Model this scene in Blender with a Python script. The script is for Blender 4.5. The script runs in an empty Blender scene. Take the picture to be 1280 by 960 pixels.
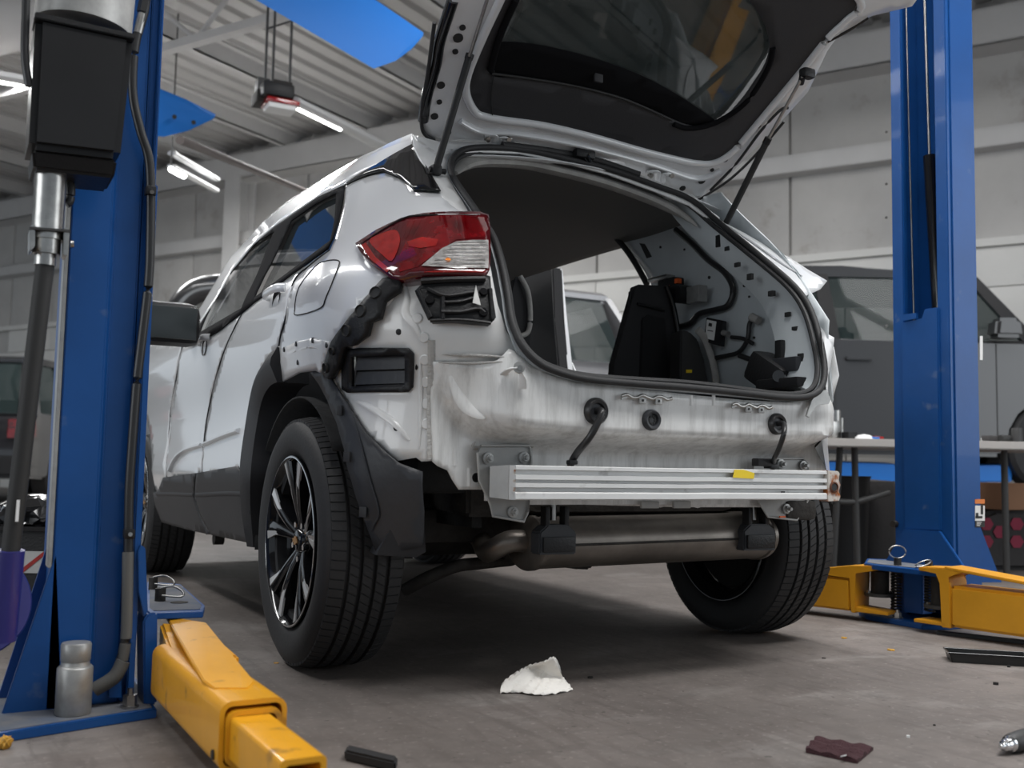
import bpy, bmesh, math, random
import numpy as np
from mathutils import Vector, Matrix
from mathutils.geometry import delaunay_2d_cdt
random.seed(7)
D = bpy.data; SC = bpy.context.scene; COL = SC.collection
PI = math.pi
# ------------------------------------------------------------------ camera
FPX, PITCH, ROLL, YAW = 1275.5, .07955, .01887, .49718
CAM = np.array([-1.72636, -2.85635, .57588])
_F0 = np.array([math.sin(YAW), math.cos(YAW), 0]); _R0 = np.array([math.cos(YAW), -math.sin(YAW), 0]); _U0 = np.array([0, 0, 1.])
CF = _F0*math.cos(PITCH)+_U0*math.sin(PITCH); _U = -_F0*math.sin(PITCH)+_U0*math.cos(PITCH)
CR = _R0*math.cos(ROLL)+_U*math.sin(ROLL); CU = _U*math.cos(ROLL)-_R0*math.sin(ROLL)
cd = D.cameras.new('camera'); cam = D.objects.new('camera', cd); COL.objects.link(cam)
cam.matrix_world = Matrix(((CR[0], CU[0], -CF[0], CAM[0]), (CR[1], CU[1], -CF[1], CAM[1]), (CR[2], CU[2], -CF[2], CAM[2]), (0, 0, 0, 1)))
cd.sensor_width = 36; cd.lens = FPX/1280*36; cd.clip_start = .02; cd.clip_end = 200
cd.dof.use_dof = True; cd.dof.focus_distance = 3.0; cd.dof.aperture_fstop = 3.4
SC.camera = cam
# ------------------------------------------------------------------ world, light, exposure
w = D.worlds.new('world'); SC.world = w; w.use_nodes = True
bg = w.node_tree.nodes['Background']; bg.inputs[0].default_value = (.80, .90, 1.0, 1); bg.inputs[1].default_value = .55
SC.view_settings.view_transform = 'Standard'; SC.view_settings.look = 'None'; SC.view_settings.gamma = 1; SC.view_settings.exposure = 0.0
def area(name, loc, target, sx, sy, power, col=(1, 1, 1)):
    l = D.lights.new(name, 'AREA'); l.shape = 'RECTANGLE'; l.size = sx; l.size_y = sy; l.energy = power; l.color = col
    o = D.objects.new(name, l); COL.objects.link(o); o.location = loc
    o.rotation_euler = (Vector(target)-Vector(loc)).to_track_quat('-Z', 'Y').to_euler(); return o
area('ceiling_strip_light', (1.3, .4, 4.6), (1.3, .4, 0), 1.2, 5.5, 210)
area('ceiling_strip_light', (-3.4, 2.5, 4.6), (-3.4, 2.5, 0), .5, 6.0, 170)
area('ceiling_strip_light', (4.6, 1.0, 4.6), (4.6, 1.0, 0), .8, 6.0, 70)
area('ceiling_strip_light', (-.5, 9.0, 4.6), (-.5, 9.0, 0), 5.0, .8, 420)
area('doorway_light', (5.5, -4.5, 2.3), (.5, 0, .7), 4.0, 3.2, 95, (.93, .97, 1))
area('ceiling_strip_light', (.4, -2.3, 4.6), (.3, -1.4, 0), 4.5, .7, 185)
area('doorway_light', (-8.5, -1.0, 2.2), (-1, 1, .9), 5.0, 3.0, 150, (.93, .97, 1))
# ------------------------------------------------------------------ pixel <-> place
def ray(px, py): return CF+CR*(px-640)/FPX-CU*(py-480)/FPX
def on(px, py, ax, val):
    d = ray(px, py); return Vector(CAM+d*((val-CAM[ax])/d[ax]))
def PX(px, py, v): return on(px, py, 0, v)
def PY(px, py, v): return on(px, py, 1, v)
def PZ(px, py, v): return on(px, py, 2, v)
def PD(px, py, d): return Vector(CAM+ray(px, py)*d)
def proj(p):
    d = np.array(p, float)-CAM; k = d@CF
    return 640+FPX*(d@CR)/k, 480-FPX*(d@CU)/k
def inv(S, px, py, g):
    u, v = g
    for _ in range(25):
        a = proj(S(u, v)); e = (px-a[0], py-a[1])
        if abs(e[0])+abs(e[1]) < .02: break
        h = 1e-4; b = proj(S(u+h, v)); c = proj(S(u, v+h))
        j11, j21 = (b[0]-a[0])/h, (b[1]-a[1])/h; j12, j22 = (c[0]-a[0])/h, (c[1]-a[1])/h
        det = j11*j22-j12*j21
        if abs(det) < 1e-6: det = 1e-6
        du = (e[0]*j22-e[1]*j12)/det; dv = (j11*e[1]-j21*e[0])/det
        m = max(abs(du), abs(dv)); k = .25/m if m > .25 else 1
        u += du*k; v += dv*k
    return u, v
# ------------------------------------------------------------------ materials
def mat(name, col, rough=.5, metal=0, coat=0, var=.0, scale=6, bump=0, bscale=40, col2=None, alpha=None, emit=0, trans=0, ior=1.45, spec=.5):
    m = D.materials.new(name); m.use_nodes = True; nt = m.node_tree; b = nt.nodes['Principled BSDF']
    I = b.inputs; I['Base Color'].default_value = (*col, 1); I['Roughness'].default_value = rough; I['Metallic'].default_value = metal
    I['Specular IOR Level'].default_value = spec; I['Coat Weight'].default_value = coat; I['Coat Roughness'].default_value = .04; I['IOR'].default_value = ior
    if trans: I['Transmission Weight'].default_value = trans
    if emit: I['Emission Color'].default_value = (*col, 1); I['Emission Strength'].default_value = emit
    if alpha is not None: I['Alpha'].default_value = alpha
    tc = nt.nodes.new('ShaderNodeTexCoord')
    if var or col2:
        n = nt.nodes.new('ShaderNodeTexNoise'); n.inputs['Scale'].default_value = scale; n.inputs['Detail'].default_value = 8; n.inputs['Roughness'].default_value = .65
        nt.links.new(tc.outputs['Object'], n.inputs['Vector'])
        r = nt.nodes.new('ShaderNodeValToRGB'); r.color_ramp.elements[0].position = .35; r.color_ramp.elements[1].position = .68
        c2 = col2 if col2 else tuple(c*(1-var) for c in col)
        r.color_ramp.elements[0].color = (*c2, 1); r.color_ramp.elements[1].color = (*col, 1)
        nt.links.new(n.outputs['Fac'], r.inputs['Fac']); nt.links.new(r.outputs['Color'], I['Base Color'])
    if bump:
        n = nt.nodes.new('ShaderNodeTexNoise'); n.inputs['Scale'].default_value = bscale; n.inputs['Detail'].default_value = 5
        nt.links.new(tc.outputs['Object'], n.inputs['Vector'])
        q = nt.nodes.new('ShaderNodeBump'); q.inputs['Strength'].default_value = bump; q.inputs['Distance'].default_value = .01
        nt.links.new(n.outputs['Fac'], q.inputs['Height']); nt.links.new(q.outputs['Normal'], I['Normal'])
    return m
def fac(nt, tc, kind, scale, lo, hi, vec='Object', stretch=None, **kw):
    n = nt.nodes.new(kind); n.inputs['Scale'].default_value = scale
    for k, v in kw.items(): n.inputs[k].default_value = v
    if stretch:
        mp = nt.nodes.new('ShaderNodeMapping'); mp.inputs['Scale'].default_value = stretch; nt.links.new(tc.outputs[vec], mp.inputs[0]); nt.links.new(mp.outputs[0], n.inputs['Vector'])
    else: nt.links.new(tc.outputs[vec], n.inputs['Vector'])
    r = nt.nodes.new('ShaderNodeMapRange'); r.inputs[1].default_value = lo; r.inputs[2].default_value = hi
    nt.links.new(n.outputs['Fac' if 'Fac' in n.outputs else 'Distance'], r.inputs[0]); return r.outputs[0]
def overlay(m, col, f_args, mul=1.0):
    """mix a colour over the base by a procedural mask"""
    nt = m.node_tree; b = nt.nodes['Principled BSDF']; tc = next(n for n in nt.nodes if n.type == 'TEX_COORD')
    f = fac(nt, tc, *f_args[0], **f_args[1])
    mu = nt.nodes.new('ShaderNodeMath'); mu.operation = 'MULTIPLY'; mu.inputs[1].default_value = mul; nt.links.new(f, mu.inputs[0])
    mx = nt.nodes.new('ShaderNodeMix'); mx.data_type = 'RGBA'; bc = b.inputs['Base Color']
    if bc.links: nt.links.new(bc.links[0].from_socket, mx.inputs[6])
    else: mx.inputs[6].default_value = bc.default_value
    mx.inputs[7].default_value = (*col, 1); nt.links.new(mu.outputs[0], mx.inputs[0]); nt.links.new(mx.outputs[2], bc); return m
M = {}
M['paint'] = mat('white_paint', (.70, .71, .72), .28, coat=.9)
M['inner_paint'] = mat('white_inner_paint', (.74, .74, .73), .32, coat=.5, var=.10, scale=5)
M['rear_paint'] = mat('dusty_white_paint', (.80, .80, .785), .36, coat=.4, var=.12, scale=4)
overlay(M['rear_paint'], (.25, .24, .22), (('ShaderNodeTexNoise', 9, .44, .72), dict(stretch=(3, 3, .35), Detail=9., Roughness=.7)), .6)
M['grey_sheet'] = mat('grey_primer_sheet', (.56, .60, .62), .45, coat=.2, var=.12, scale=4)
M['black'] = mat('black_plastic', (.014, .014, .015), .42, bump=.15, bscale=150, spec=.3)
M['gloss_black'] = mat('gloss_black', (.008, .008, .009), .12, coat=.5, spec=.35)
M['flap'] = mat('charcoal_plastic', (.036, .038, .043), .42, spec=.4, bump=.08, bscale=60, var=.25, scale=5)
M['frameblack'] = mat('window_frame_black', (.008, .008, .009), .85, spec=.08)
M['clad'] = mat('dark_grey_cladding', (.032, .032, .034), .5, bump=.1, bscale=200, spec=.3)
M['rubber'] = mat('black_rubber', (.022, .022, .023), .62, bump=.1, bscale=90)
M['well'] = mat('wheel_well_felt', (.012, .012, .012), .9, bump=.5, bscale=30)
M['liner'] = mat('headliner_fabric', (.15, .147, .142), .95)
M['trimgrey'] = mat('tailgate_trim', (.036, .036, .039), .7, bump=.15, bscale=300)
M['glass'] = mat('tinted_glass', (.03, .04, .045), .02, alpha=.55, coat=0, ior=1.5)
M['gateglass'] = mat('smoked_glass', (.045, .06, .06), .03, alpha=.75, ior=1.5, var=.3, scale=8)
M['mirror'] = mat('mirror_glass', (.03, .036, .038), .25)
M['red'] = mat('red_lens', (.19, .003, .006), .08, coat=1, var=.75, scale=17)
M['darkred'] = mat('dark_red_lens', (.11, .006, .010), .08, coat=1, var=.5, scale=16)
M['brightred'] = mat('bright_red_lens', (.36, .012, .010), .1, coat=1, var=.4, scale=30)
M['clear'] = mat('clear_lens', (.62, .60, .58), .12, coat=1, metal=.25, var=.65, scale=40)
M['amber'] = mat('amber_bulb', (.9, .28, .04), .2)
M['orange'] = mat('orange_plastic', (.8, .13, .02), .4)
M['yellowtape'] = mat('yellow_tape', (.85, .62, .02), .5)
M['galv'] = mat('galvanised_steel', (.42, .42, .41), .42, metal=.55, var=.3, scale=18)
M['plate'] = mat('grey_bracket_paint', (.40, .40, .39), .45, metal=.15, var=.18, scale=12)
M['bar'] = mat('white_aluminium_bar', (.74, .74, .73), .4, metal=.15, var=.08, scale=10)
overlay(M['bar'], (.30, .28, .26), (('ShaderNodeTexNoise', 22, .64, .74), dict(Detail=6.)), .45)
M['rust'] = mat('rusty_steel', (.62, .58, .53), .7, var=.1, scale=20, metal=.1)
overlay(M['rust'], (.33, .10, .02), (('ShaderNodeTexNoise', 35, .45, .58), dict(Detail=6.)), 1)
M['rusthole'] = mat('brown_rust', (.16, .06, .03), .8, var=.5, scale=40)
M['muffler'] = mat('muffler_steel', (.24, .215, .19), .42, metal=.75, var=.35, scale=7, bump=.05, bscale=30)
M['iron'] = mat('dirty_iron', (.05, .046, .042), .7, metal=.4, var=.5, scale=15, bump=.4, bscale=50)
M['machined'] = mat('machined_face', (.72, .72, .72), .32, metal=.5)
M['chrome'] = mat('machined_alloy', (.75, .75, .76), .16, metal=1)
M['steel'] = mat('bright_steel', (.48, .47, .45), .3, metal=1, var=.35, scale=25)
M['gold'] = mat('gold_emblem', (.75, .42, .16), .25, metal=.9)
M['sealer'] = mat('seam_sealer', (.52, .51, .49), .7, bump=.5, bscale=120, var=.2, scale=40)
M['blue'] = mat('blue_lift_paint', (.009, .072, .26), .36, coat=.12, spec=.3, var=.18, scale=3, bump=.035, bscale=28)
overlay(M['blue'], (.16, .20, .27), (('ShaderNodeTexNoise', 14, .66, .80), dict(Detail=9.)), .5)
M['blueshade'] = mat('blue_lift_shaded', (.008, .05, .20), .4)  # darker lift blue: shade of the rear gusset put into its colour
M['bluedust'] = mat('dusty_blue_plate', (.17, .165, .16), .85, col2=(.09, .11, .15), scale=9)
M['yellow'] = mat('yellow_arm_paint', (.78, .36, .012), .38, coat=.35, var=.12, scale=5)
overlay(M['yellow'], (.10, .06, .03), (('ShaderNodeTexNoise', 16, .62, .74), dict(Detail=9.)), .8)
M['shadedyellow'] = mat('shaded_yellow_paint', (.66, .30, .012), .42, var=.15, scale=5)  # darker copy of the arm yellow, shade on the right post's arms painted in
M['vinyl'] = mat('blue_blade', (.015, .17, .58), .35)
M['hose'] = mat('hose_rubber', (.02, .02, .021), .35)
M['sleeve'] = mat('grey_sleeve', (.10, .10, .095), .5)
M['tank'] = mat('black_tank', (.016, .016, .017), .36, var=.2, scale=5, spec=.35)
M['roofdeck'] = mat('painted_roof_deck', (.55, .54, .53), .8)
M['roofsteel'] = mat('painted_roof_steel', (.62, .61, .60), .7, var=.1, scale=1)
M['brownpipe'] = mat('brown_pipe', (.12, .10, .095), .6)
M['wall'] = mat('painted_wall_panel', (.56, .545, .525), .8, var=.13, scale=1.1)
overlay(M['wall'], (.24, .19, .16), (('ShaderNodeTexNoise', 1.4, .57, .74), dict(Detail=10., Roughness=.7)), .7)
M['block'] = mat('white_block', (.74, .73, .70), .8, var=.06, scale=2)
M['tube'] = mat('lit_tube', (1, 1, .97), .5, emit=9)
M['fixture'] = mat('white_fixture', (.6, .6, .6), .5)
M['grey_car'] = mat('dark_grey_car_paint', (.028, .028, .030), .3, coat=.8)
M['silver_car'] = mat('silver_car_paint', (.25, .25, .26), .3, metal=.3, coat=.8)
M['black_car'] = mat('black_car_paint', (.012, .012, .014), .2, coat=1)
M['white_car'] = mat('white_car_paint', (.75, .75, .72), .3, coat=.8)
M['carglass'] = mat('car_glass', (.03, .045, .045), .03, alpha=.42, ior=1.5)
M['tabletop'] = mat('beige_tabletop', (.40, .38, .36), .6)
M['darksteel'] = mat('dark_grey_steel', (.05, .05, .05), .5, metal=.3)
M['wood'] = mat('brown_cardboard', (.30, .16, .09), .8)
M['matgrey'] = mat('grey_cloth', (.055, .052, .052), .95, bump=.3, bscale=40)
M['pink'] = mat('pink_print', (.30, .045, .08), .9)
M['tissue'] = mat('white_tissue', (.80, .77, .72), .85, bump=.25, bscale=60)
M['rag'] = mat('maroon_cloth', (.055, .022, .026), .95, bump=.8, bscale=220)
M['trayblack'] = mat('black_tray', (.018, .018, .018), .4)
M['white'] = mat('plain_white', (.75, .75, .74), .6)
M['print'] = mat('black_print', (.02, .02, .02), .6)
M['sticker_orange'] = mat('orange_print', (.65, .20, .05), .6)
M['purple'] = mat('violet_blue_plastic', (.02, .02, .15), .35, coat=.3)
M['drab'] = mat('airbag_sleeve', (.42, .41, .39), .7, var=.3, scale=14)
M['seat'] = mat('dark_seat_cloth', (.025, .025, .027), .85)
M['foil'] = mat('foil_yellow', (.75, .40, .05), .5, var=.5, scale=60)
# floor: worn concrete
fm = mat('worn_concrete', (.182, .158, .144), .58, var=.34, scale=1.3, bump=.12, bscale=25); M['floor'] = fm
overlay(fm, (.10, .085, .075), (('ShaderNodeTexNoise', 3.2, .50, .70), dict(Detail=12., Roughness=.78)), .75)
overlay(fm, (.33, .31, .29), (('ShaderNodeTexNoise', 2.1, .55, .75), dict(stretch=(1, 2.2, 1), Detail=10., Distortion=.6)), .45)
overlay(fm, (.05, .045, .04), (('ShaderNodeTexNoise', 38, .66, .72), dict(Detail=4.)), .8)
overlay(fm, (.085, .075, .068), (('ShaderNodeTexNoise', 11, .50, .66), dict(Detail=10., Roughness=.7)), .5)
overlay(fm, (.05, .042, .038), (('ShaderNodeTexNoise', 17, .63, .68), dict(Detail=7., Roughness=.75)), .6)
overlay(fm, (.09, .075, .068), (('ShaderNodeTexNoise', 4.5, .54, .62), dict(stretch=(4, .6, 1), Detail=9., Distortion=1.5)), .35)
overlay(fm, (.30, .27, .25), (('ShaderNodeTexNoise', 60, .60, .68), dict(Detail=8.)), .35)
overlay(fm, (.12, .11, .10), (('ShaderNodeTexNoise', 9, .56, .64), dict(stretch=(1, 6, 1), Detail=8., Distortion=1.2)), .3)
# ------------------------------------------------------------------ object helpers
def thing(name, label, cat, loc=(0, 0, 0), group=None):
    o = D.objects.new(name, None); COL.objects.link(o); o.location = loc; o.empty_display_size = .1
    o['label'] = label; o['category'] = cat
    if group: o['group'] = group
    return o
def rootloc(p):
    v = Vector((0, 0, 0))
    while p is not None: v += p.location; p = p.parent
    return v
def link(name, me, m, parent=None, kind=None, label=None, smooth=True, smooth_angle=40):
    o = D.objects.new(name, me); COL.objects.link(o)
    if m is not None: me.materials.append(M[m] if isinstance(m, str) else m)
    if smooth:
        me.polygons.foreach_set('use_smooth', [True]*len(me.polygons))
        me.set_sharp_from_angle(angle=math.radians(smooth_angle))
    if parent is not None:
        o.parent = parent; me.transform(Matrix.Translation(-rootloc(parent)))
    if kind: o['kind'] = kind
    if label: o['label'] = label
    return o
def bmobj(name, bm, m, parent=None, **k):
    me = D.meshes.new(name); bmesh.ops.recalc_face_normals(bm, faces=bm.faces) if k.pop('recalc', True) else None
    bm.to_mesh(me); bm.free(); return link(name, me, m, parent, **k)
def tag(o, label, cat, group=None):
    o['label'] = label; o['category'] = cat
    if group: o['group'] = group
    # put the origin at the base of the thing
    vs = o.data.vertices; n = len(vs); c = Vector((sum(v.co.x for v in vs)/n, sum(v.co.y for v in vs)/n, min(v.co.z for v in vs)))
    o.data.transform(Matrix.Translation(-c)); o.location = c
    return o
def frame(x, y, z=None, o=(0, 0, 0)):
    x = Vector(x).normalized(); y = Vector(y); y = (y-x*y.dot(x)).normalized(); z = x.cross(y)
    m = Matrix.Identity(4)
    for i in range(3): m[i][0], m[i][1], m[i][2], m[i][3] = x[i], y[i], z[i], o[i]
    return m
def box(bm, c, s, mtx=None, bev=0):
    g = bmesh.ops.create_cube(bm, size=1)['verts']
    T = Matrix.Translation(c) @ Matrix.Diagonal((*s, 1))
    bmesh.ops.transform(bm, matrix=T, verts=g)
    if bev:
        es = list({e for v in g for e in v.link_edges}); r = bmesh.ops.bevel(bm, geom=es, offset=bev, segments=2, affect='EDGES', profile=.6)
        g = list({v for f in r['faces'] for v in f.verts} | {v for v in g if v.is_valid})
    if mtx: bmesh.ops.transform(bm, matrix=mtx, verts=g)
    return g
def mbox(name, c, s, m, parent=None, bev=.004, mtx=None, **k):
    bm = bmesh.new(); box(bm, c, s, mtx, bev); return bmobj(name, bm, m, parent, **k)
def cyl(bm, a, b, r, r2=None, seg=20, caps=True):
    a, b = Vector(a), Vector(b); d = b-a; r2 = r if r2 is None else r2
    q = d.to_track_quat('Z', 'Y').to_matrix().to_4x4()
    g = bmesh.ops.create_cone(bm, cap_ends=caps, segments=seg, radius1=r, radius2=r2, depth=d.length)['verts']
    bmesh.ops.transform(bm, matrix=Matrix.Translation((a+b)/2) @ q, verts=g); return g
def mcyl(name, a, b, r, m, parent=None, r2=None, seg=20, **k):
    bm = bmesh.new(); cyl(bm, a, b, r, r2, seg); return bmobj(name, bm, m, parent, **k)
def lathe(bm, o, axis, prof, seg=40, up=(0, 0, 1)):
    """prof: (radius, along)"""
    ax = Vector(axis).normalized(); t = Vector(up)
    if abs(ax.dot(t)) > .95: t = Vector((1, 0, 0))
    x = (t-ax*t.dot(ax)).normalized(); y = ax.cross(x); o = Vector(o); rings = []
    for r, h in prof:
        if r < 1e-6: rings.append([bm.verts.new(o+ax*h)])
        else: rings.append([bm.verts.new(o+ax*h+(x*math.cos(2*PI*i/seg)+y*math.sin(2*PI*i/seg))*r) for i in range(seg)])
    for A, B in zip(rings, rings[1:]):
        for i in range(seg):
            j = (i+1) % seg
            if len(A) == 1 and len(B) == 1: break
            if len(A) == 1: bm.faces.new((A[0], B[i], B[j]))
            elif len(B) == 1: bm.faces.new((A[i], B[0], A[j]))
            else: bm.faces.new((A[i], B[i], B[j], A[j]))
def mlathe(name, o, axis, prof, m, parent=None, seg=40, **k):
    bm = bmesh.new(); lathe(bm, o, axis, prof, seg); return bmobj(name, bm, m, parent, **k)
def crm(pts, n=8, closed=False):
    P = [Vector(p) for p in pts]; N = len(P); out = []
    if N < 3 and not closed: return P
    for i in range(N if closed else N-1):
        g = (lambda k: P[k % N]) if closed else (lambda k: P[min(max(k, 0), N-1)])
        a, b, c, d = g(i-1), g(i), g(i+1), g(i+2)
        for s in range(n):
            t = s/n; out.append(.5*((2*b)+(c-a)*t+(2*a-5*b+4*c-d)*t*t+(3*b-a-3*c+d)*t**3))
    if not closed: out.append(P[-1])
    return out
def tube(bm, pts, r, seg=10, closed=False, sx=1.0, sy=1.0, up=(0, 0, 1)):
    P = [Vector(p) for p in pts]; N = len(P); rings = []
    upv = Vector(up)
    for i, p in enumerate(P):
        t = ((P[(i+1) % N]-P[i-1]) if closed else (P[min(i+1, N-1)]-P[max(i-1, 0)])).normalized()
        u = upv-t*upv.dot(t)
        if u.length < .05: u = Vector((1, 0, .01))-t*t.x
        u.normalize(); v = t.cross(u); rr = r[i] if isinstance(r, (list, tuple)) else r
        rings.append([bm.verts.new(p+(u*math.cos(2*PI*k/seg)*sx+v*math.sin(2*PI*k/seg)*sy)*rr) for k in range(seg)])
    for i in range(N if closed else N-1):
        A, B = rings[i], rings[(i+1) % N]
        for k in range(seg): bm.faces.new((A[k], B[k], B[(k+1) % seg], A[(k+1) % seg]))
    if not closed: bm.faces.new(rings[0]); bm.faces.new(rings[-1][::-1])
def mtube(name, pts, r, m, parent=None, smooth_pts=8, seg=10, closed=False, sx=1, sy=1, up=(0, 0, 1), **k):
    bm = bmesh.new(); tube(bm, crm(pts, smooth_pts, closed) if smooth_pts else pts, r, seg, closed, sx, sy, up); return bmobj(name, bm, m, parent, **k)
def prism(bm, pts, d):
    """extrude the 3-D polygon pts by vector d"""
    A = [bm.verts.new(Vector(p)) for p in pts]; B = [bm.verts.new(Vector(p)+Vector(d)) for p in pts]; n = len(A)
    bm.faces.new(A); bm.faces.new(B[::-1])
    for i in range(n): bm.faces.new((A[i], B[i], B[(i+1) % n], A[(i+1) % n]))
def mprism(name, pts, d, m, parent=None, bev=0, **k):
    bm = bmesh.new(); prism(bm, pts, d)
    if bev: bmesh.ops.bevel(bm, geom=list(bm.edges), offset=bev, segments=2, affect='EDGES')
    return bmobj(name, bm, m, parent, **k)
def inside(p, poly):
    x, y = p; c = False; j = len(poly)-1
    for i in range(len(poly)):
        xi, yi = poly[i]; xj, yj = poly[j]
        if (yi > y) != (yj > y) and x < (xj-xi)*(y-yi)/(yj-yi)+xi: c = not c
        j = i
    return c
def dens(poly, step):
    out = []
    for i, a in enumerate(poly):
        b = poly[(i+1) % len(poly)]; n = max(1, int(math.hypot(b[0]-a[0], b[1]-a[1])/step))
        out += [(a[0]+(b[0]-a[0])*k/n, a[1]+(b[1]-a[1])*k/n) for k in range(n)]
    return out
def sheet(name, S, outline, m, parent=None, holes=(), step=.03, th=.004, guess=(0, 0), px=True, smooth=0, off=0, label=None, kind=None, out=None):
    """a sheet lying on surface S(u,v), its outline given in photo pixels (px) or in (u,v)"""
    def conv(pl, sm):
        if sm: pl = [(p.x, p.y) for p in crm([(a, b, 0) for a, b in pl], sm, True)]
        if not px: return pl
        out = []; g = guess
        for q in pl: g = inv(S, q[0], q[1], g); out.append(g)
        return out
    O = dens(conv(outline, smooth), step); H = [dens(conv(h, smooth or 0), step) for h in holes]
    vs, es = [], []
    for lp in [O]+H:
        b = len(vs); vs += [Vector(p) for p in lp]; es += [(b+i, b+(i+1) % len(lp)) for i in range(len(lp))]
    us = [p[0] for p in O]; ws = [p[1] for p in O]; st = step
    nu = int((max(us)-min(us))/st)+1; nv = int((max(ws)-min(ws))/st)+1
    ed = np.array([p[:] for p in vs])
    for i in range(nu):
        for j in range(nv):
            q = (min(us)+(i+.5)*st, min(ws)+(j+.5+.5*(i % 2)*0)*st)
            if inside(q, O) and not any(inside(q, h) for h in H):
                if np.min((ed[:, 0]-q[0])**2+(ed[:, 1]-q[1])**2) > (st*.5)**2: vs.append(Vector(q))
    r = delaunay_2d_cdt(vs, es, [], 0, 1e-6); V, F = r[0], r[2]
    qc = (sum(p[0] for p in O)/len(O), sum(p[1] for p in O)/len(O)); pc = Vector(S(*qc))
    nc = (Vector(S(qc[0]+1e-3, qc[1]))-pc).cross(Vector(S(qc[0], qc[1]+1e-3))-pc); flip = nc.dot((Vector(CAM) if out is None else Vector(out)*1e3)-pc) < 0
    def f3(q):
        p = Vector(S(q[0], q[1]))
        if off:
            h = 1e-3; n = (Vector(S(q[0]+h, q[1]))-p).cross(Vector(S(q[0], q[1]+h))-p).normalized(); p = p+n*(-off if flip else off)
        return p
    keep = [f for f in F if (lambda c: inside(c, O) and not any(inside(c, h) for h in H))((sum(V[i][0] for i in f)/len(f), sum(V[i][1] for i in f)/len(f)))]
    used = sorted({i for f in keep for i in f}); ix = {k: n for n, k in enumerate(used)}
    me = D.meshes.new(name); me.from_pydata([f3(V[i]) for i in used], [], [[ix[i] for i in f] for f in keep]); me.update()
    if flip: me.flip_normals(); me.update()
    o = link(name, me, m, parent, kind=kind, label=label, smooth_angle=60)
    if th:
        md = o.modifiers.new('solid', 'SOLIDIFY'); md.thickness = th; md.offset = -1
    return o
def interp(x, tab):
    if x <= tab[0][0]: return tab[0][1]
    for (a, p), (b, q) in zip(tab, tab[1:]):
        if x <= b:
            t = (x-a)/(b-a); return p+(q-p)*t
    return tab[-1][1]
def sinterp(tab):
    X = [a for a, _ in tab]; Y = [b for _, b in tab]; n = len(X)
    s = [(Y[min(i+1, n-1)]-Y[max(i-1, 0)])/(X[min(i+1, n-1)]-X[max(i-1, 0)]) for i in range(n)]
    def f(x):
        if x <= X[0]: return Y[0]+s[0]*(x-X[0])
        if x >= X[-1]: return Y[-1]+s[-1]*(x-X[-1])
        i = max(k for k in range(n-1) if X[k] <= x); h = X[i+1]-X[i]; t = (x-X[i])/h
        return (2*t**3-3*t*t+1)*Y[i]+(t**3-2*t*t+t)*h*s[i]+(3*t*t-2*t**3)*Y[i+1]+(t**3-t*t)*h*s[i+1]
    return f
def sstep(t): t = min(1, max(0, t)); return t*t*(3-2*t)
def mirror_obj(o, name=None, parent=None):
    c = o.copy(); c.data = o.data.copy(); COL.objects.link(c)
    rl = rootloc(o.parent); c.data.transform(Matrix.Translation(rl)); c.data.transform(Matrix.Diagonal((-1, 1, 1, 1))); c.data.transform(Matrix.Translation(-rl)); c.data.flip_normals()
    return c
# ================================================================== THE SETTING
WA = Vector((-.507, .862, 0)); WN = Vector((.862, .507, 0)); W0 = Vector((7.20, 3.98, 0))
def B(s, d, z): return W0+WA*s+WN*d+Vector((0, 0, z))
WM = Matrix(((WA.x, WN.x, 0, W0.x), (WA.y, WN.y, 0, W0.y), (0, 0, 1, 0), (0, 0, 0, 1)))
def wbox(bm, s0, s1, d0, d1, z0, z1, bev=0): return box(bm, ((s0+s1)/2, (d0+d1)/2, (z0+z1)/2), (s1-s0, d1-d0, z1-z0), WM, bev)
def wobj(name, s0, s1, d0, d1, z0, z1, m, parent=None, bev=0, **k):
    bm = bmesh.new(); wbox(bm, s0, s1, d0, d1, z0, z1, bev); return bmobj(name, bm, m, parent, **k)
bm = bmesh.new(); wbox(bm, -12, 22, -26, 3, -.2, 0); fl = bmobj('floor', bm, 'floor', kind='structure')
ZB, ZE, ZR = 2.9, 4.9, 5.5
wall = wobj('wall_back', -12, 22, .10, .2, 0, ZR, 'wall', kind='structure')
k = 0; s = -11.4
while s < 21:
    wobj('wall_panel', s, s+1.17, .04, .11, ZB, ZE+.5, 'wall', wall, bev=.008); s += 1.2
for r in range(7):
    s = -11.4+(.6 if r % 2 else 0)
    while s < 21.4:
        if -8.5 < s < 16: wobj('block_panel', s, s+1.188, .03, .11, r*.41+.004, r*.41+.405, 'block', wall, bev=.005)
        s += 1.2
wobj('trim_1', -12, 22, -.02, .1, ZB-.03, ZB+.05, 'block', kind='structure')
def cgirt(name, z, h=.2, d=-.16, par=None):
    bm = bmesh.new(); wbox(bm, -12, 22, d, .04, z+h-.03, z+h); wbox(bm, -12, 22, d, d+.02, z, z+h); wbox(bm, -12, 22, d, .04, z, z+.02)
    return bmobj(name, bm, 'roofsteel', kind='structure', smooth=False)
cgirt('trim_2', 3.85, .2)
SCOL = min((i*.05 for i in range(0, 400)), key=lambda s: abs(proj(B(s, -.3, 3.5))[0]-287))
cgirt('trim_3', 4.85, .38, -.3)
for s in (-6.2, 2.8, SCOL):
    bm = bmesh.new(); wbox(bm, s-.16, s+.16, -.32, -.29, 0, 4.9); wbox(bm, s-.02, s+.02, -.3, .02, 0, 4.9); wbox(bm, s-.16, s+.16, .0, .03, 0, 4.9)
    bmobj('trim_4', bm, 'roofsteel', kind='structure', smooth=False)
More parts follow.
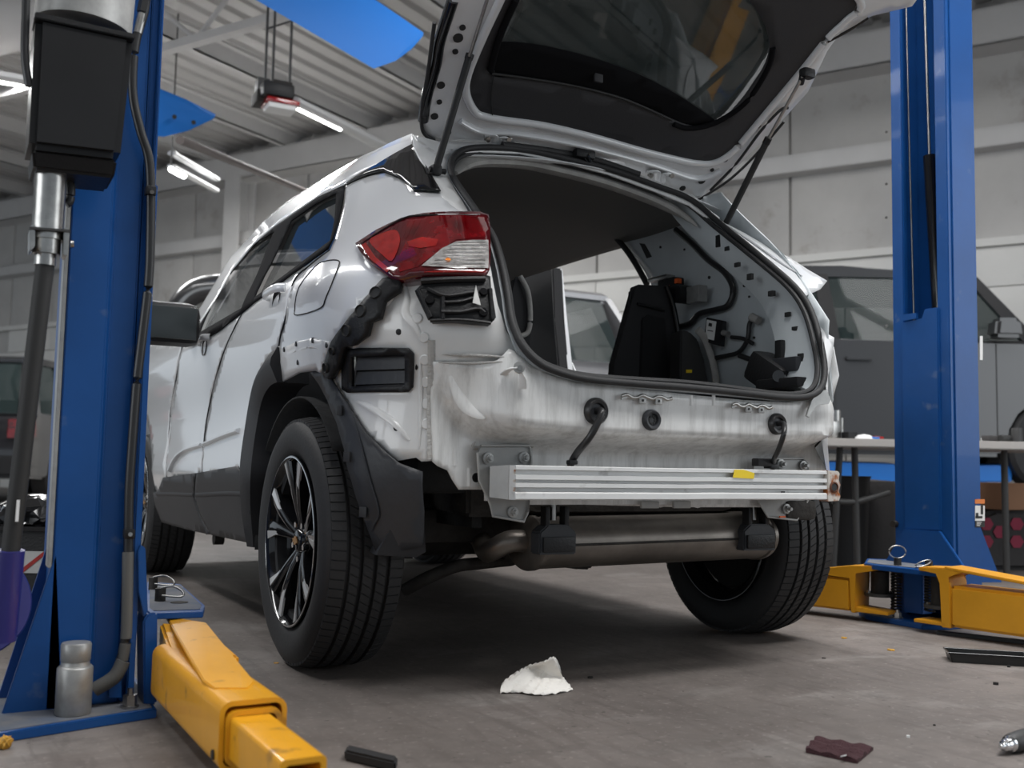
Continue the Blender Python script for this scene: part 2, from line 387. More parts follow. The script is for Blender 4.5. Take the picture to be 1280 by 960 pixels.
# roof deck with ribs running out from the back wall
bm = bmesh.new(); nn = 113
for i in range(nn):
    s0 = -12+i*.3
    prism(bm, [B(s0, -22, 5.45), B(s0+.18, -22, 5.45), B(s0+.20, -22, 5.51), B(s0+.28, -22, 5.51), B(s0+.3, -22, 5.45), B(s0+.3, -22, 5.55), B(s0, -22, 5.55)], WN*22.4)
ceil = bmobj('ceiling', bm, 'roofdeck', kind='structure', smooth=False)
s = -11
while s < 22:
    bm = bmesh.new(); wbox(bm, s, s+.02, -22, 0, 5.22, 5.44); wbox(bm, s, s+.10, -22, 0, 5.22, 5.24); wbox(bm, s-.08, s, -22, 0, 5.42, 5.44)
    bmobj('purlin', bm, 'roofsteel', ceil, smooth=False); s += 1.55
for d in (-4.6, -9.5, -14.5):
    bm = bmesh.new(); wbox(bm, -12, 22, d-.06, d+.06, 5.10, 5.22); wbox(bm, -12, 22, d-.05, d+.05, 4.55, 4.63)
    s = -12; f = 1
    while s < 21.5:
        cyl(bm, B(s, d, 4.6 if f > 0 else 5.15), B(s+.7, d, 5.15 if f > 0 else 4.6), .025, seg=6); s += .7; f = -f
    bmobj('roof_truss', bm, 'roofsteel', ceil, smooth=False)
for pa, pb in (((225, 175, 8), (395, 245, 13)),):
    mcyl('sprinkler_pipe', PD(*pa), PD(*pb), .035, 'brownpipe', ceil)
# ================================================================== THE WHITE SUV
CARROOT = Vector((0, 1.3, 0))
suv = thing('suv', 'white compact SUV without rear bumper, tailgate raised, parked between the two blue lift posts', 'car', CARROOT)
Wz = sinterp([(.25, .84), (.42, .875), (.53, .897), (.64, .884), (.76, .873), (.95, .905), (1.05, .90), (1.12, .872), (1.25, .80), (1.40, .72), (1.5, .665), (1.58, .60)])
Ye = sinterp([(.25, -.55), (.6, -.60), (.75, -.61), (.9, -.645), (1.0, -.62), (1.085, -.58), (1.25, -.44), (1.45, -.20), (1.57, -.08)])
def L(u, z):
    W = Wz(z); ye = Ye(z); ys = ye+.38
    if u >= 0:
        X = W - .05*sstep((u-2.6)/1.4) - .012*(u-1.4)**2*.3; return Vector((-(W-.05*max(0, (ys+u-2.5))**2*.25), ys+u, z))
    ph = min(-u/.36, PI/2+.6)
    c, s_ = math.cos(min(ph, PI/2)), math.sin(min(ph, PI/2))
    ex = max(0, ph-PI/2)*.36
    return Vector((-(.5+(W-.5)*max(c, 0)**.9)+ex, ys-.38*s_**1.0, z))
def LM(u, z): p = L(u, z); return Vector((-p.x, p.y, p.z))
g0 = (.3, .9)
def bead(S, pxs, r, m, name, par, g, sx=.45, sy=1.0, lift=.0):
    pts = []
    for q in crm([(a, b, 0) for a, b in pxs], 5):
        g = inv(S, q.x, q.y, g); p = Vector(S(*g)); d = (Vector(CAM)-p).normalized(); pts.append(p+d*lift)
    n_ = len(pts); rr = [r*(1 if name in ('seam_sealer', 'bracket_rib') else .25+.75*math.sin(PI*(i+.15)/(n_-.7))) for i in range(n_)]
    return mtube(name, pts, rr, m, par, smooth_pts=0, seg=8, sx=sx, sy=sy, up=(0, -1, 0))
# --- painted skins of the left side
fender = sheet('fender', L, [(238,428),(228,432),(221,470),(213,520),(208,598),(204,614),(195,613),(190,575),(187,540),(182,522),(165,505),(130,500),(100,560),(80,560),(90,500),(120,480),(165,462),(205,440)], 'paint', suv, guess=(2.4, 1.0), step=.05, out=(-1,0,0))
front_door = sheet('front_door', L, [(304,390),(293,410),(276,450),(263,500),(256,540),(252,594),(209,599),(213.5,520),(221.5,470),(228.5,433),(247,430),(275,413)], 'paint', suv, guess=(1.4, 1.0), step=.025)
rear_door = sheet('rear_door', L, [(411,312),(386,332),(367,352),(356,400),(351,417),(348,432),(334,447),(322,475),(311,530),(304,587),(253,594),(257,540),(264,500),(277,450),(294,410),(305,389),(320,378),(366,344)], 'paint', suv, guess=(.5, 1.0), step=.02)
quarter = sheet('quarter_panel', L, [(432,233),(462,220),(481,216),(503,225),(519,240),(551,242),(562,255),(578,266),(540,275),(503,277),(450,306),(466,331),(486,347),(468,364),(445,390),(418,428),(412,450),(404,468),(395,463.5),(375,466),(354,477),(350.5,450),(349,432),(352,417),(357,400),(368,352),(387,332),(412.5,313),(418,300),(428,262)], 'paint', suv, guess=(.1, 1.1), step=.025)
sheet('roof_rail', L, [(516,169),(470,190),(400,228),(360,253),(330,278),(300,311),(280,338),(262,368),(240,403),(233,420),(240,424),(262,388),(290,340),(318,306),(345,283),(400,246),(434,231),(472,209),(516,184)], 'paint', suv, guess=(.3, 1.45), step=.03, off=.006)
# pressed arch flange with the bolt holes left by the missing cladding
sheet('arch_flange', L, [(353,436),(372,427),(392,423),(414,427),(409,447),(402,466),(395,463),(375,465),(355,476),(352,452)], 'inner_paint', suv, guess=(-.1, .85), step=.02, off=.004)
bead(L, [(357,447),(375,437),(392,434),(410,440)], .006, 'inner_paint', 'pressed_ridge', quarter, (-.1, .85), sx=.8)
for q in ((357,437),(372,430),(392.5,425.5),(410,431.5),(374,453)):
    u, v = inv(L, *q, (0, .85)); p = L(u, v); mcyl('clip_hole', p+Vector((.0, 0, 0)), p+Vector((-.006, 0, 0)), .0075, 'black', suv, seg=12)
# door handles, fuel flap outline
for q, pd, sgn in (((346,374), rear_door, 1), ((256,432), front_door, 1)):
    u, v = inv(L, *q, (.5, 1.0)); p = L(u, v); s_ = 1.0
    mlathe('handle_cup', p+Vector((.006, 0, -.005)), (-1, 0, .05), [(0, 0), (.028, .002), (.034, .007), (.036, .010)], 'black', pd, seg=20)
    mtube('door_handle', [p+Vector((-.000, -.085, .024)), p+Vector((-.020, -.06, .024)), p+Vector((-.025, 0, .022)), p+Vector((-.020, .07, .020)), p+Vector((-.00, .09, .018))], .009, 'paint', pd, up=(0, 0, 1), sx=1.5, sy=.8)
ff = [(424,326),(421,340),(408,372),(401,385),(372,394),(369,386),(374,360),(392,336),(405,327)]
sheet('fuel_flap', L, ff, 'paint', quarter, guess=(0, 1.05), step=.03, off=.0008, smooth=3, th=0)
bm = bmesh.new(); pts = []; g = (0, 1.05)
for p in crm([(a, b, 0) for a, b in ff], 5, True): g = inv(L, p.x, p.y, g); pts.append(L(*g)+Vector((-.0015, 0, 0)))
tube(bm, pts, .0018, 5, True); bmobj('flap_gap', bm, 'black', quarter)
def gap(pxs, name='door_gap', r=.0028, par=None, g=(.5, .9)):
    pts = []
    for q in pxs: g = inv(L, q[0], q[1], g); pts.append(L(*g)+Vector((-.0008, 0, 0)))
    mtube(name, pts, r, 'black', par or suv, seg=5)
gap([(412,313),(387,332),(367.5,352),(356.5,400),(351.5,417),(349,432)]); gap([(305,389),(293.5,410),(276.5,450),(263.5,500),(256.5,540),(252.5,594)]); gap([(228,433),(221,470),(213,520),(208.5,598)], g=(2, .9))
# door lower crease (sculpted ridge)
for par, l in ((rear_door, [(300,538),(280,545),(257,555)]), (front_door, [(254,556),(235,562),(222,572),(214,588)])):
    pts = []; g = (.7, .65)
    for q in l: g = inv(L, *q, g); pts.append(L(*g)+Vector((.004, 0, 0)))
    mtube('door_crease', pts, .011, 'paint', par, sx=.8, sy=2.0)
# --- glasshouse
wf = sheet('window_frame', L, [(428,235),(400,247),(345,284),(318,307),(290,341),(262,389),(243,420),(246,431),(275,414),(304,391),(320,378),(366,344),(411,312),(417,300),(427,262),(433,236)], 'frameblack', suv, holes=[[(422,242),(414,302),(366,338),(319,373),(332,345),(365,277),(395,256)], [(344,290),(335,310),(307,376),(303,386),(251,416),(258,398),(274,363),(292,339),(309,316),(325,302)]], guess=(.4, 1.3), step=.03, off=.005)
sheet('side_glass', L, [(424,240),(416,303),(366,340),(317,375),(331,345),(364,276),(395,254)], 'glass', suv, guess=(.4, 1.3), step=.05, off=-.012, th=0)
sheet('side_glass', L, [(346,288),(337,310),(309,377),(303,388),(249,418),(257,398),(273,362),(291,338),(308,315),(325,301)], 'glass', suv, guess=(1.4, 1.2), step=.05, off=-.012, th=0)
gap([(433,233),(430,262),(420,300)], 'chrome_edge', .004, wf, (0, 1.3))
D.objects[[o.name for o in D.objects if o.name.startswith('chrome_edge')][0]].data.materials[0] = M['chrome']
sheet('quarter_trim', L, [(433,233),(472,209),(516,183.5),(534,212),(551,242),(519,240),(503,225),(481,216),(462,220)], 'gloss_black', suv, guess=(0, 1.4), step=.02, off=.010, label='glossy black D-pillar trim', smooth=0)
# --- black cladding along the sill and front half of the arch
def sweepoff(name, outline, m, par=None, off=.012, **k): return sheet(name, L, outline, m, par or suv, off=off, **k)
rc = sweepoff('sill_cladding', [(304,583),(252,591),(249,620),(257,645),(269,667),(317,677),(319,640),(312,600)], 'clad', guess=(.5, .5), step=.022, off=.018)
fc = sweepoff('sill_cladding', [(251,591),(209,596),(202,613),(196,615),(199,632),(207,652),(240,661),(268,667),(256,645),(248,620)], 'clad', guess=(1.5, .5), step=.03, off=.018)
for par, l in ((rc, [(314,617),(290,616),(250,618)]), (fc, [(247,618),(220,617),(200,617)])):
    pts = []; g = (.7, .5)
    for q in l: g = inv(L, *q, g); pts.append(L(*g)+Vector((-.008, 0, 0)))
    mtube('cladding_ridge', pts, .016, 'clad', par, sx=.9, sy=.8)
# arch cladding, front half: a curved channel section
oa = [(348,434),(335,447),(322,475),(312,530),(305,587),(308,640),(319,682)]; ia = [(353,478),(343,484),(333,503),(325,545),(320,587),(319,630),(323,684)]
bm = bmesh.new(); A, Bq, Cq = [], [], []
for (q1, q2) in zip(crm([(a, b, 0) for a, b in oa], 5), crm([(a, b, 0) for a, b in ia], 5)):
    u, v = inv(L, q1.x, q1.y, (.2, .7)); P1 = L(u, v)+Vector((-.004, 0, 0)); u, v = inv(L, q2.x, q2.y, (.2, .7)); P2 = L(u, v)+Vector((-.016, 0, 0))
    Pm = (P1+P2)/2+Vector((-.022, 0, 0)); A.append([bm.verts.new(p) for p in (P1, P1*.7+P2*.3+Vector((-.018, 0, 0)), Pm, P2, P2+Vector((.10, 0, 0)), P1+Vector((.09, 0, 0)))])
for a, b in zip(A, A[1:]):
    for i in range(6): bm.faces.new((a[i], a[(i+1) % 6], b[(i+1) % 6], b[i]))
bm.faces.new(A[0]); bm.faces.new(A[-1][::-1])
bmobj('arch_cladding', bm, 'clad', suv)
# --- mirror
mr = mbox('door_mirror', PX(212, 405, -1.05), (.22, .10, .165), 'black', suv, bev=.045)
c = PX(213, 405, -1.05); mbox('mirror_glass', c+Vector((0.0, -.052, 0)), (.17, .006, .12), 'mirror', mr, bev=.0028)
mtube('mirror_arm', [PX(229, 412, -.96), PX(240, 420, -.90), PX(246, 424, -.88)], .03, 'black', mr)
# --- roof, bonnet, floor pan, inner bulk (seen through the openings)
zr = sinterp([(-.12, 1.545), (.3, 1.575), (.9, 1.60), (1.5, 1.575), (2.1, 1.44), (2.6, 1.27), (2.95, 1.12), (3.5, 1.04)])
xr = sinterp([(-.12, .60), (.3, .62), (1.5, .62), (2.1, .66), (2.6, .74), (3.5, .78)])
def RF(u, y): X = xr(y)*u; return Vector((X, y, zr(y)-.075*u*u))
sheet('roof', RF, [(-1.02, -.12), (1.02, -.12), (1.02, 1.75), (-1.02, 1.75)], 'paint', suv, px=False, step=.12, off=0)
sheet('windscreen', RF, [(-1, 1.75), (1, 1.75), (1.0, 2.75), (-1.0, 2.75)], 'glass', suv, px=False, step=.15, off=0, th=0)
def HD(u, y): return Vector((.82*u, y, 1.10-.035*u*u-.05*(y-2.75)-.06*max(0, y-3.2)**2))
sheet('bonnet', HD, [(-1, 2.75), (1, 2.75), (.97, 3.45), (-.97, 3.45)], 'paint', suv, px=False, step=.15)
sheet('front_end', lambda u, v: Vector((.80*u, 3.46-.12*u*u, v)), [(-1, .3), (1, .3), (1, 1.05), (-1, 1.05)], 'paint', suv, px=False, step=.15)
mbox('floor_pan', (0, 1.4, .40), (1.5, 3.2, .10), 'iron', suv, bev=.02)
mbox('cargo_floor', (0, .2, .68), (1.25, 1.2, .03), 'seat', suv)
mbox('dashboard', (0, 2.45, .95), (1.4, .35, .25), 'seat', suv, bev=.06)
# right side skins, the rear door is off
def side_uv(name, poly, m='paint', **k): return sheet(name, LM, poly, m, suv, px=False, step=.08, out=(1, 0, 0), **k)
def yv(y, z): return (y-(Ye(z)+.38), z)
side_uv('fender', [yv(2.35, .5), yv(2.35, 1.05), yv(3.3, 1.0), yv(3.45, .7), yv(3.2, .55), yv(3.0, .75), yv(2.65, .80), yv(2.35, .65)])
side_uv('front_door', [yv(1.35, .45), yv(1.35, 1.08), yv(2.3, 1.05), yv(2.3, .45)])
side_uv('sill_cladding', [yv(.45, .30), yv(.45, .50), yv(2.3, .5), yv(2.3, .30)], 'clad', off=.01)
# --- inner structure of the rear corner (no bumper): corner panel, on a surface slightly inside the skin
def LI(u, z): p = L(u, z); return p+Vector((.018, .012, 0))
corner = sheet('rear_corner_panel', LI, [(489,346),(505,336),(560,330),(612,330),(616,350),(622,380),(632,412),(645,437),(640,452),(600,455),(560,452),(541,452),(540,500),(541,576),(527,577),(520,572),(497,576),(480,563),(452,538),(430,503),(418,478),(408,468),(420,430),(450,395),(478,362)], 'inner_paint', suv, holes=[[(436,440),(510,440),(511,484),(436,486)]], guess=(-.3, .9), step=.022)
# pressed details on the corner panel
def spotL(px_, py_, r, m, name, par, h=.004, g=(-.3, .8), S=None):
    S = S or LI; u, v = inv(S, px_, py_, g); p = Vector(S(u, v)); e = 1e-3
    n = (Vector(S(u+e, v))-p).cross(Vector(S(u, v+e))-p).normalized()
    if n.dot(Vector(CAM)-p) < 0: n = -n
    return p, n
def disc_on(S, q, r, m, name, par, h=.003, g=(-.3, .8), sq=1.0, prof=None):
    p, n = spotL(q[0], q[1], r, m, name, par, g=g, S=S)
    return mlathe(name, p-n*.001, n, prof or [(0, h), (r*.8, h), (r, h*.3), (r, -.002)], m, par, seg=16)
for q in ((530,422),(531,450),(532,478),(533,505),(533,530),(522,398)): disc_on(LI, q, .014, 'inner_paint', 'spot_weld', corner, .004)
disc_on(LI, (495,535), .009, 'black', 'drain_hole', corner, .001); disc_on(LI, (498,415), .0085, 'black', 'drain_hole', corner, .001)
bead(LI, [(541,425),(541,470),(540,520),(541,574)], .014, 'sealer', 'seam_sealer', suv, (-.4, .8), sx=.3, sy=1.0)
bead(LI, [(504,352),(510,372),(508,392),(520,408),(528,425)], .013, 'inner_paint', 'pressed_ridge', corner, (-.3, .95), sx=.5)
bead(LI, [(438,448),(470,395),(492,372)], .016, 'inner_paint', 'pressed_ridge', corner, (-.3, .95), sx=.4)
bead(LI, [(525,445),(526,500),(524,560)], .007, 'inner_paint', 'pressed_ridge', corner, (-.3, .8), sx=.9)
bead(LI, [(444,500),(470,512),(495,530),(512,550)], .012, 'inner_paint', 'pressed_ridge', corner, (-.2, .7), sx=.45)
# --- black pressure-relief vent
vt = bmesh.new(); fr = [(436,440),(510,440),(516,448),(515,480),(509,487),(438,488),(431,480),(430,447)]
vent = sheet('air_vent', LI, [(430,436),(511,435),(518,442),(517,484),(511,490),(437,491),(430,486),(429,445)], 'black', suv, holes=[[(441,446),(507,443),(507,480),(441,483)]], guess=(-.2, .8), step=.015, off=.008, th=.012)
sheet('vent_backing', LI, [(437,441),(511,439),(511,485),(437,487)], 'well', vent, guess=(-.2, .8), step=.03, off=-.02)
for a, b in ((447, 463), (466, 481)):
    ga = [inv(LI, q[0], q[1], (-.2, .8)) for q in ((443, a), (506, a-2), (506, b-2), (443, b))]
    Pp = [LI(*q) for q in ga]; nrm = (Pp[1]-Pp[0]).cross(Pp[3]-Pp[0]).normalized(); nrm = nrm if nrm.dot(Vector(CAM)-Pp[0]) > 0 else -nrm
    mprism('vent_flap', [Pp[0]-nrm*.012, Pp[1]-nrm*.012, Pp[2]-nrm*.001, Pp[3]-nrm*.001], -nrm*.003, 'flap', vent)
# --- black rib strip beside the arch
rib = sheet('bumper_mount_strip', L, [(480,350),(496,347),(503,356),(500,364),(482,376),(476,398),(464,403),(460,420),(444,432),(431,434),(424,460),(415,474),(406,466),(413,440),(418,426),(432,407),(447,389),(466,366)], 'black', suv, guess=(-.2, 1.0), step=.015, off=.010, th=.02)
for q, r in (((472,368),.017),((454,390),.017),((437,413),.016),((420,438),.011),((412,459),.014)): disc_on(L, q, r, 'print', 'strip_cup', rib, .013, (-.2, 1.0), prof=[(0, .0115), (r*.75, .012), (r*.9, .017), (r, .012), (r, .005)])
# --- charcoal splash guard behind the wheel
def SG(u, z): p = L(u, z); return p+Vector((.005+.10*sstep((-u-.02)/.35), .0, 0))
guard = sheet('splash_guard', L, [(386,466),(398,463),(408,468),(432,504),(454,539),(481,565),(498,579),(528,590),(530,640),(528,684),(470,694),(462,672),(450,640),(438,602),(428,560),(419,528),(407,500),(396,480)], 'flap', suv, guess=(-.1, .7), step=.025, off=-.004, th=.006)
for q in ((425,513),(434,571),(454,640)):
    p, n = spotL(q[0], q[1], 0, 0, 0, 0, g=(-.2, .6), S=L); fm_ = frame(n.cross(Vector((0, 0, 1))), (0, 0, 1), o=p+n*.001)
    mbox('clip_seat', (0, 0, 0), (.022, .026, .004), 'clad', guard, bev=.001, mtx=fm_); mbox('clip_slot', (0, 0, .0022), (.009, .011, .002), 'print', guard, bev=0, mtx=fm_)
mprism('guard_return', [PY(528, 590, -.50), PY(532, 690, -.50), PY(520, 697, -.42), PY(470, 694, -.45)], (.02, .10, 0), 'flap', guard)
bead(L, [(441,520),(452,560),(462,600),(473,640),(468,655),(464,664)], .003, 'flap', 'pressed_ridge', guard, (-.2, .6), sx=1)
# --- wheel wells
for sg in (-1, 1):
    bm = bmesh.new(); c = Vector((0, .03, .36)); n = 28; A = []
    for i in range(n+1):
        a = math.radians(-10+(152 if sg < 0 else 130)*i/n); r = .42
        q = Vector((0, math.cos(a)*r, math.sin(a)*r*.96)); A.append([bm.verts.new(c+q+Vector((sg*x, 0, 0))) for x in (.865, .70, .52)]+[bm.verts.new(c+q*.2+Vector((sg*.50, 0, 0)))])
    for a, b in zip(A, A[1:]):
        for i in range(3): bm.faces.new((a[i], a[i+1], b[i+1], b[i]))
    o = bmobj('wheel_arch_liner', bm, 'well', suv); md = o.modifiers.new('s', 'SOLIDIFY'); md.thickness = .006
# --- wheels
def tyre_bm(o, sg, R=.35, w=.228, seg=120):
    bm = bmesh.new(); h = w/2
    prof = [(.236, -h+.025), (.243, -h+.012), (.262, -h+.004), (.295, -h-.003), (.318, -h+.002), (.334, -h+.012), (.343, -h+.028), (.347, -h+.05)]
    gr = [-.055, -.019, .019, .055]; x = -h+.05
    tread = []
    for g in gr:
        tread += [(R-.0015, g-.0055), (R-.010, g-.004), (R-.010, g+.004), (R-.0015, g+.0055)]
    prof = prof+tread+[(r, -a) for r, a in prof[:8][::-1]]
    prof = prof+[(.21, h-.03), (.21, -h+.03), (.236, -h+.025)]
    lathe(bm, o, (-sg, 0, 0), prof, seg)
    return bm
def tread_blocks(o, sg, par, R=.35):
    """raised shoulder and centre blocks, cut by fine sipes, joined as one part"""
    bm = bmesh.new(); N = 88; ax = Vector((-sg, 0, 0)); o = Vector(o)
    rows = [(-.098, -.061, .10, .0), (-.049, -.025, .5, .01), (-.013, .013, .6, .0), (.025, .049, .5, .01), (.061, .098, .10, 0)]
    for (a, b, sk, ph) in rows:
        for i in range(N):
            t0 = 2*PI*(i+ph*20)/N; t1 = t0+2*PI/N*.84; V = []
            for (xx, k) in ((a, 0), (b, 1)):
                for t in (t0+sk*k*2*PI/N, t1+sk*k*2*PI/N):
                    edge = .010 if (abs(xx) > .09) else 0
                    for r in (R-.006-edge, R+.0015-edge*.8):
                        V.append(bm.verts.new(o+ax*xx+Vector((0, math.sin(t)*r, math.cos(t)*r))))
            # V: [a,t0,in],[a,t0,out],[a,t1,in],[a,t1,out],[b,...]
            for f in ((1, 3, 7, 5), (0, 1, 5, 4), (2, 6, 7, 3), (0, 2, 3, 1), (4, 5, 7, 6)): bm.faces.new([V[j] for j in f])
    x = bmobj('tread_blocks', bm, 'rubber', par, smooth=False); x['kind'] = 'stuff'; return x
def wheel(cx, cy, cz, sg, name='wheel'):
    """sg=-1: outer face towards -X"""
    o = Vector((cx, cy, cz))
    ty = bmobj(name, tyre_bm(o, -sg), 'rubber', suv, label='black road tyre with rim')
    tread_blocks(o, -sg, ty)
    ax = Vector((sg, 0, 0)); h = .114
    def at(r, a, x): return o+ax*x+Vector((0, math.sin(a)*r, math.cos(a)*r))
    mlathe('rim', o, ax, [(.238, h-.012), (.240, h-.004), (.234, h-.002), (.226, h-.012), (.222, h-.04), (.205, h-.07), (.200, -.09), (.232, -.11), (.238, -.11), (.212, -.08), (.212, .03), (.232, h-.02)], 'gloss_black', ty, seg=64)
    mlathe('rim_edge', o, ax, [(.2325, h-.005), (.2350, h-.0020), (.2375, h-.0026), (.2375, h-.006)], 'chrome', ty, seg=64)
    if sg > 0 and False: return ty
    for k in range(5):
        a0 = 2*PI*k/5
        for s_ in (-1, 1):
            bm = bmesh.new(); prof = []
            for r, da, wd, x in ((.035, .12, .022, .072), (.09, .14, .028, .086), (.15, .175, .034, .096), (.20, .205, .040, .100), (.231, .235, .050, .102)):
                a = a0+s_*da; t = Vector((0, math.cos(a), -math.sin(a)))*(wd/2)
                c = at(r, a, x); prof.append([bm.verts.new(p) for p in (c-t, c-t*.5+ax*.004, c+t*.5+ax*.004, c+t, c+t-ax*.035, c-t-ax*.035)])
            for A, Bq in zip(prof, prof[1:]):
                for i in range(6): bm.faces.new((A[i], A[(i+1) % 6], Bq[(i+1) % 6], Bq[i]))
            bm.faces.new(prof[0]); bm.faces.new(prof[-1])
            sp = bmobj('spoke', bm, 'gloss_black', ty)
            # machined outer facet
            bm = bmesh.new(); a1 = [at(.125, a0+s_*.235, .093), at(.17, a0+s_*.285, .101), at(.229, a0+s_*.36, .107), at(.229, a0+s_*.255, .109), at(.17, a0+s_*.215, .104)]
            prism(bm, a1, ax*-.006); bmobj('machined_face', bm, 'machined', sp)
    mlathe('hub', o, ax, [(0, .088), (.026, .088), (.032, .084), (.036, .074), (.060, .068), (.066, .05), (.066, .01), (0, .01)], 'gloss_black', ty, seg=32)
    if sg < 0:
        bm = bmesh.new(); e = ax*.089
        def q(a, b): return o+e+Vector((0, -a, b))
        prism(bm, [q(-.022, -.006), q(-.009, -.006), q(-.011, -.012), q(.006, -.012), q(.010, -.006), q(.022, -.006), q(.018, .006), q(.009, .006), q(.011, .012), q(-.006, .012), q(-.010, .006), q(-.024, .006)], ax*.003)
        bmobj('emblem', bm, 'gold', ty, label='gold bow-tie emblem')
        for k in range(5):
            a = 2*PI*(k+.5)/5; p = at(.052, a, .07); mcyl('lug_nut', p, p+ax*.014, .009, 'chrome', ty, seg=6)
    else:
        mlathe('backing_plate', o, ax, [(0, -.03), (.19, -.03), (.2, -.035), (.19, -.05), (0, -.05)], 'well', ty, seg=40)
    mlathe('brake_disc', o-ax*.0, ax, [(0, .0), (.145, .0), (.145, -.022), (0, -.022)], 'iron', ty, seg=40)
    return ty
wheel(-.7755, 0, .352, -1); wheel(.7755, 0, .352, 1); wheel(-.7755, 2.64, .352, -1); wheel(.7755, 2.64, .352, 1)
# --- tail lamp, built as a shaped body standing proud of the corner
def LO(u, z): p = L(u, z); return p+Vector((-.012, -.028*sstep((-u-.05)/.3), 0))
LP = [(444,304),(470,287),(502,272),(530,266),(570,264),(600,264.5),(611,268),(613,300),(612,337),(606,343),(560,341),(528,342),(500,347),(487,345),(466,330),(452,317)]
lamp = sheet('tail_lamp', LO, LP, 'darkred', suv, guess=(-.2, 1.1), step=.015, th=.05, label='red tail lamp')
def lens(name, poly, m, off=.003, par=None, th=0, **k): off = off*.45; return sheet(name, LO, poly, m, par or lamp, guess=(-.3, 1.1), step=.015, off=off, th=th, **k)
lens('red_lens', [(508,275),(560,269),(605,271),(607,297),(570,300),(545,317),(522,334),(500,340),(495,330),(506,306)], 'red')
lens('reflector', [(462,302),(476,293),(494,288),(500,296),(499,308),(490,327),(478,319)], 'brightred', .005, smooth=3)
lens('reflector', [(509,303),(528,297),(548,300),(545,308),(526,311),(512,309)], 'brightred', .006)
lens('reflector', [(452,307),(458,304),(470,322),(488,337),(484,341),(464,325)], 'brightred', .005)
cl = lens('reversing_lens', [(527,333),(540,322),(553,311),(570,303),(590,301),(610,301),(610,336),(570,336)], 'clear', .007, label='clear ribbed lower lens')
for i in range(7):
    y = 305+i*4.4; x0 = 565-i*5.2
    pts = []; g = (-.4, 1.05)
    for q in ((x0+4, y), (585, y), (606, y)): g = inv(LO, q[0], q[1], g); pts.append(LO(*g)+Vector((-.004, -.0095, 0)))
    mtube('lens_rib', pts, .0012, 'chrome', cl, smooth_pts=2, seg=5)
disc_on(LO, (560, 326), .008, 'amber', 'bulb', cl, .006, (-.4, 1.05))
bead(LO, [(450,305),(500,275),(530,269),(600,268)], .003, 'gloss_black', 'lamp_edge', lamp, (-.2, 1.1), sx=1, lift=.003)
bead(LO, [(530,340),(570,339.5),(608,340)], .003, 'brightred', 'lamp_edge', lamp, (-.4, 1.05), sx=1, lift=.006)
# --- black bracket under the lamp
def LB(u, z): p = L(u, z); return p+Vector((.0, -.01, 0))
br = sheet('lamp_bracket', LB, [(529,345),(600,343),(612,347),(613,362),(616,378),(619,398),(612,406),(570,402),(540,403),(533,392),(519,365),(528,356)], 'black', suv, guess=(-.4, .98), step=.015, off=.006, th=.02)
for l, r in (([(527,352),(560,350),(605,349)], .009), ([(535,362),(556,370),(590,366),(598,372)], .006), ([(553,378),(575,377),(592,372)], .005), ([(552,390),(575,390),(596,386),(605,392)], .006), ([(553,372),(553,400)], .006), ([(522,364),(538,398)], .006), ([(538,401),(575,400),(613,404)], .005), ([(612,362),(615,400)], .006)):
    bead(LB, l, r, 'black', 'bracket_rib', br, (-.4, .98), sx=1.6, lift=.008)
disc_on(LB, (538,377), .013, 'gloss_black', 'bracket_boss', br, .014, (-.4, .98)); disc_on(LB, (603,392), .013, 'gloss_black', 'bracket_boss', br, .014, (-.4, .98)); disc_on(LB, (603,367), .012, 'gloss_black', 'bracket_boss', br, .014, (-.4, .98))
p1, p2, p3 = (LB(*inv(LB, *q, (-.4, .98)))+Vector((-.004, -.018, 0)) for q in ((592,358),(598,383),(588,380)))
mprism('bracket_tab', [p1, p2, p3], (0, -.003, 0), 'galv', br)
# --- rear end panel
yo = sinterp([(.70, -.69), (.80, -.69), (.90, -.655), (1.085, -.555), (1.25, -.42), (1.45, -.19), (1.57, -.09)])
zcx = sinterp([(0, .640), (.25, .640), (.40, .645), (.50, .652), (.57, .672), (.65, .715), (.69, .78), (.72, .86), (.76, 1.0)])
def YL(a, z):
    c = max(0, (a-.5)/(Wz(z)-.5)); c = min(1, c)**(1/.9); return Ye(z)+.38-.38*math.sqrt(max(0, 1-c*c))+.012
def RP(x, z):
    a = abs(x); yb = -.525-.02*sstep((a-.5)/.2)+.10*sstep((a-.70)/.15)*.0
    k = sstep((z-zcx(a)+.03)/.06); e = yo(max(z, .7))+.012; t_ = sstep((a-.52)/.10); e = e*(1-t_)+YL(a, z)*t_
    tl = .02*sstep((.56-z)/.05)
    soft = 0
    return Vector((x, yb+(min(e, yb)-yb)*k-tl*0+soft*0, z))
rear = sheet('rear_panel', RP, [(541,452),(600,456),(622,450),(636,436),(645,440),(662,455),(690,470),(720,478),(780,484),(860,493),(930,500),(985,503),(1010,500),(1026,488),(1033,490),(1033,588),(960,590),(960,634),(850,634),(700,630),(690,626),(606,626),(606,612),(574,612),(566,600),(560,588),(548,583),(541,577)], 'rear_paint', suv, guess=(-.5, .7), step=.013, th=.004)
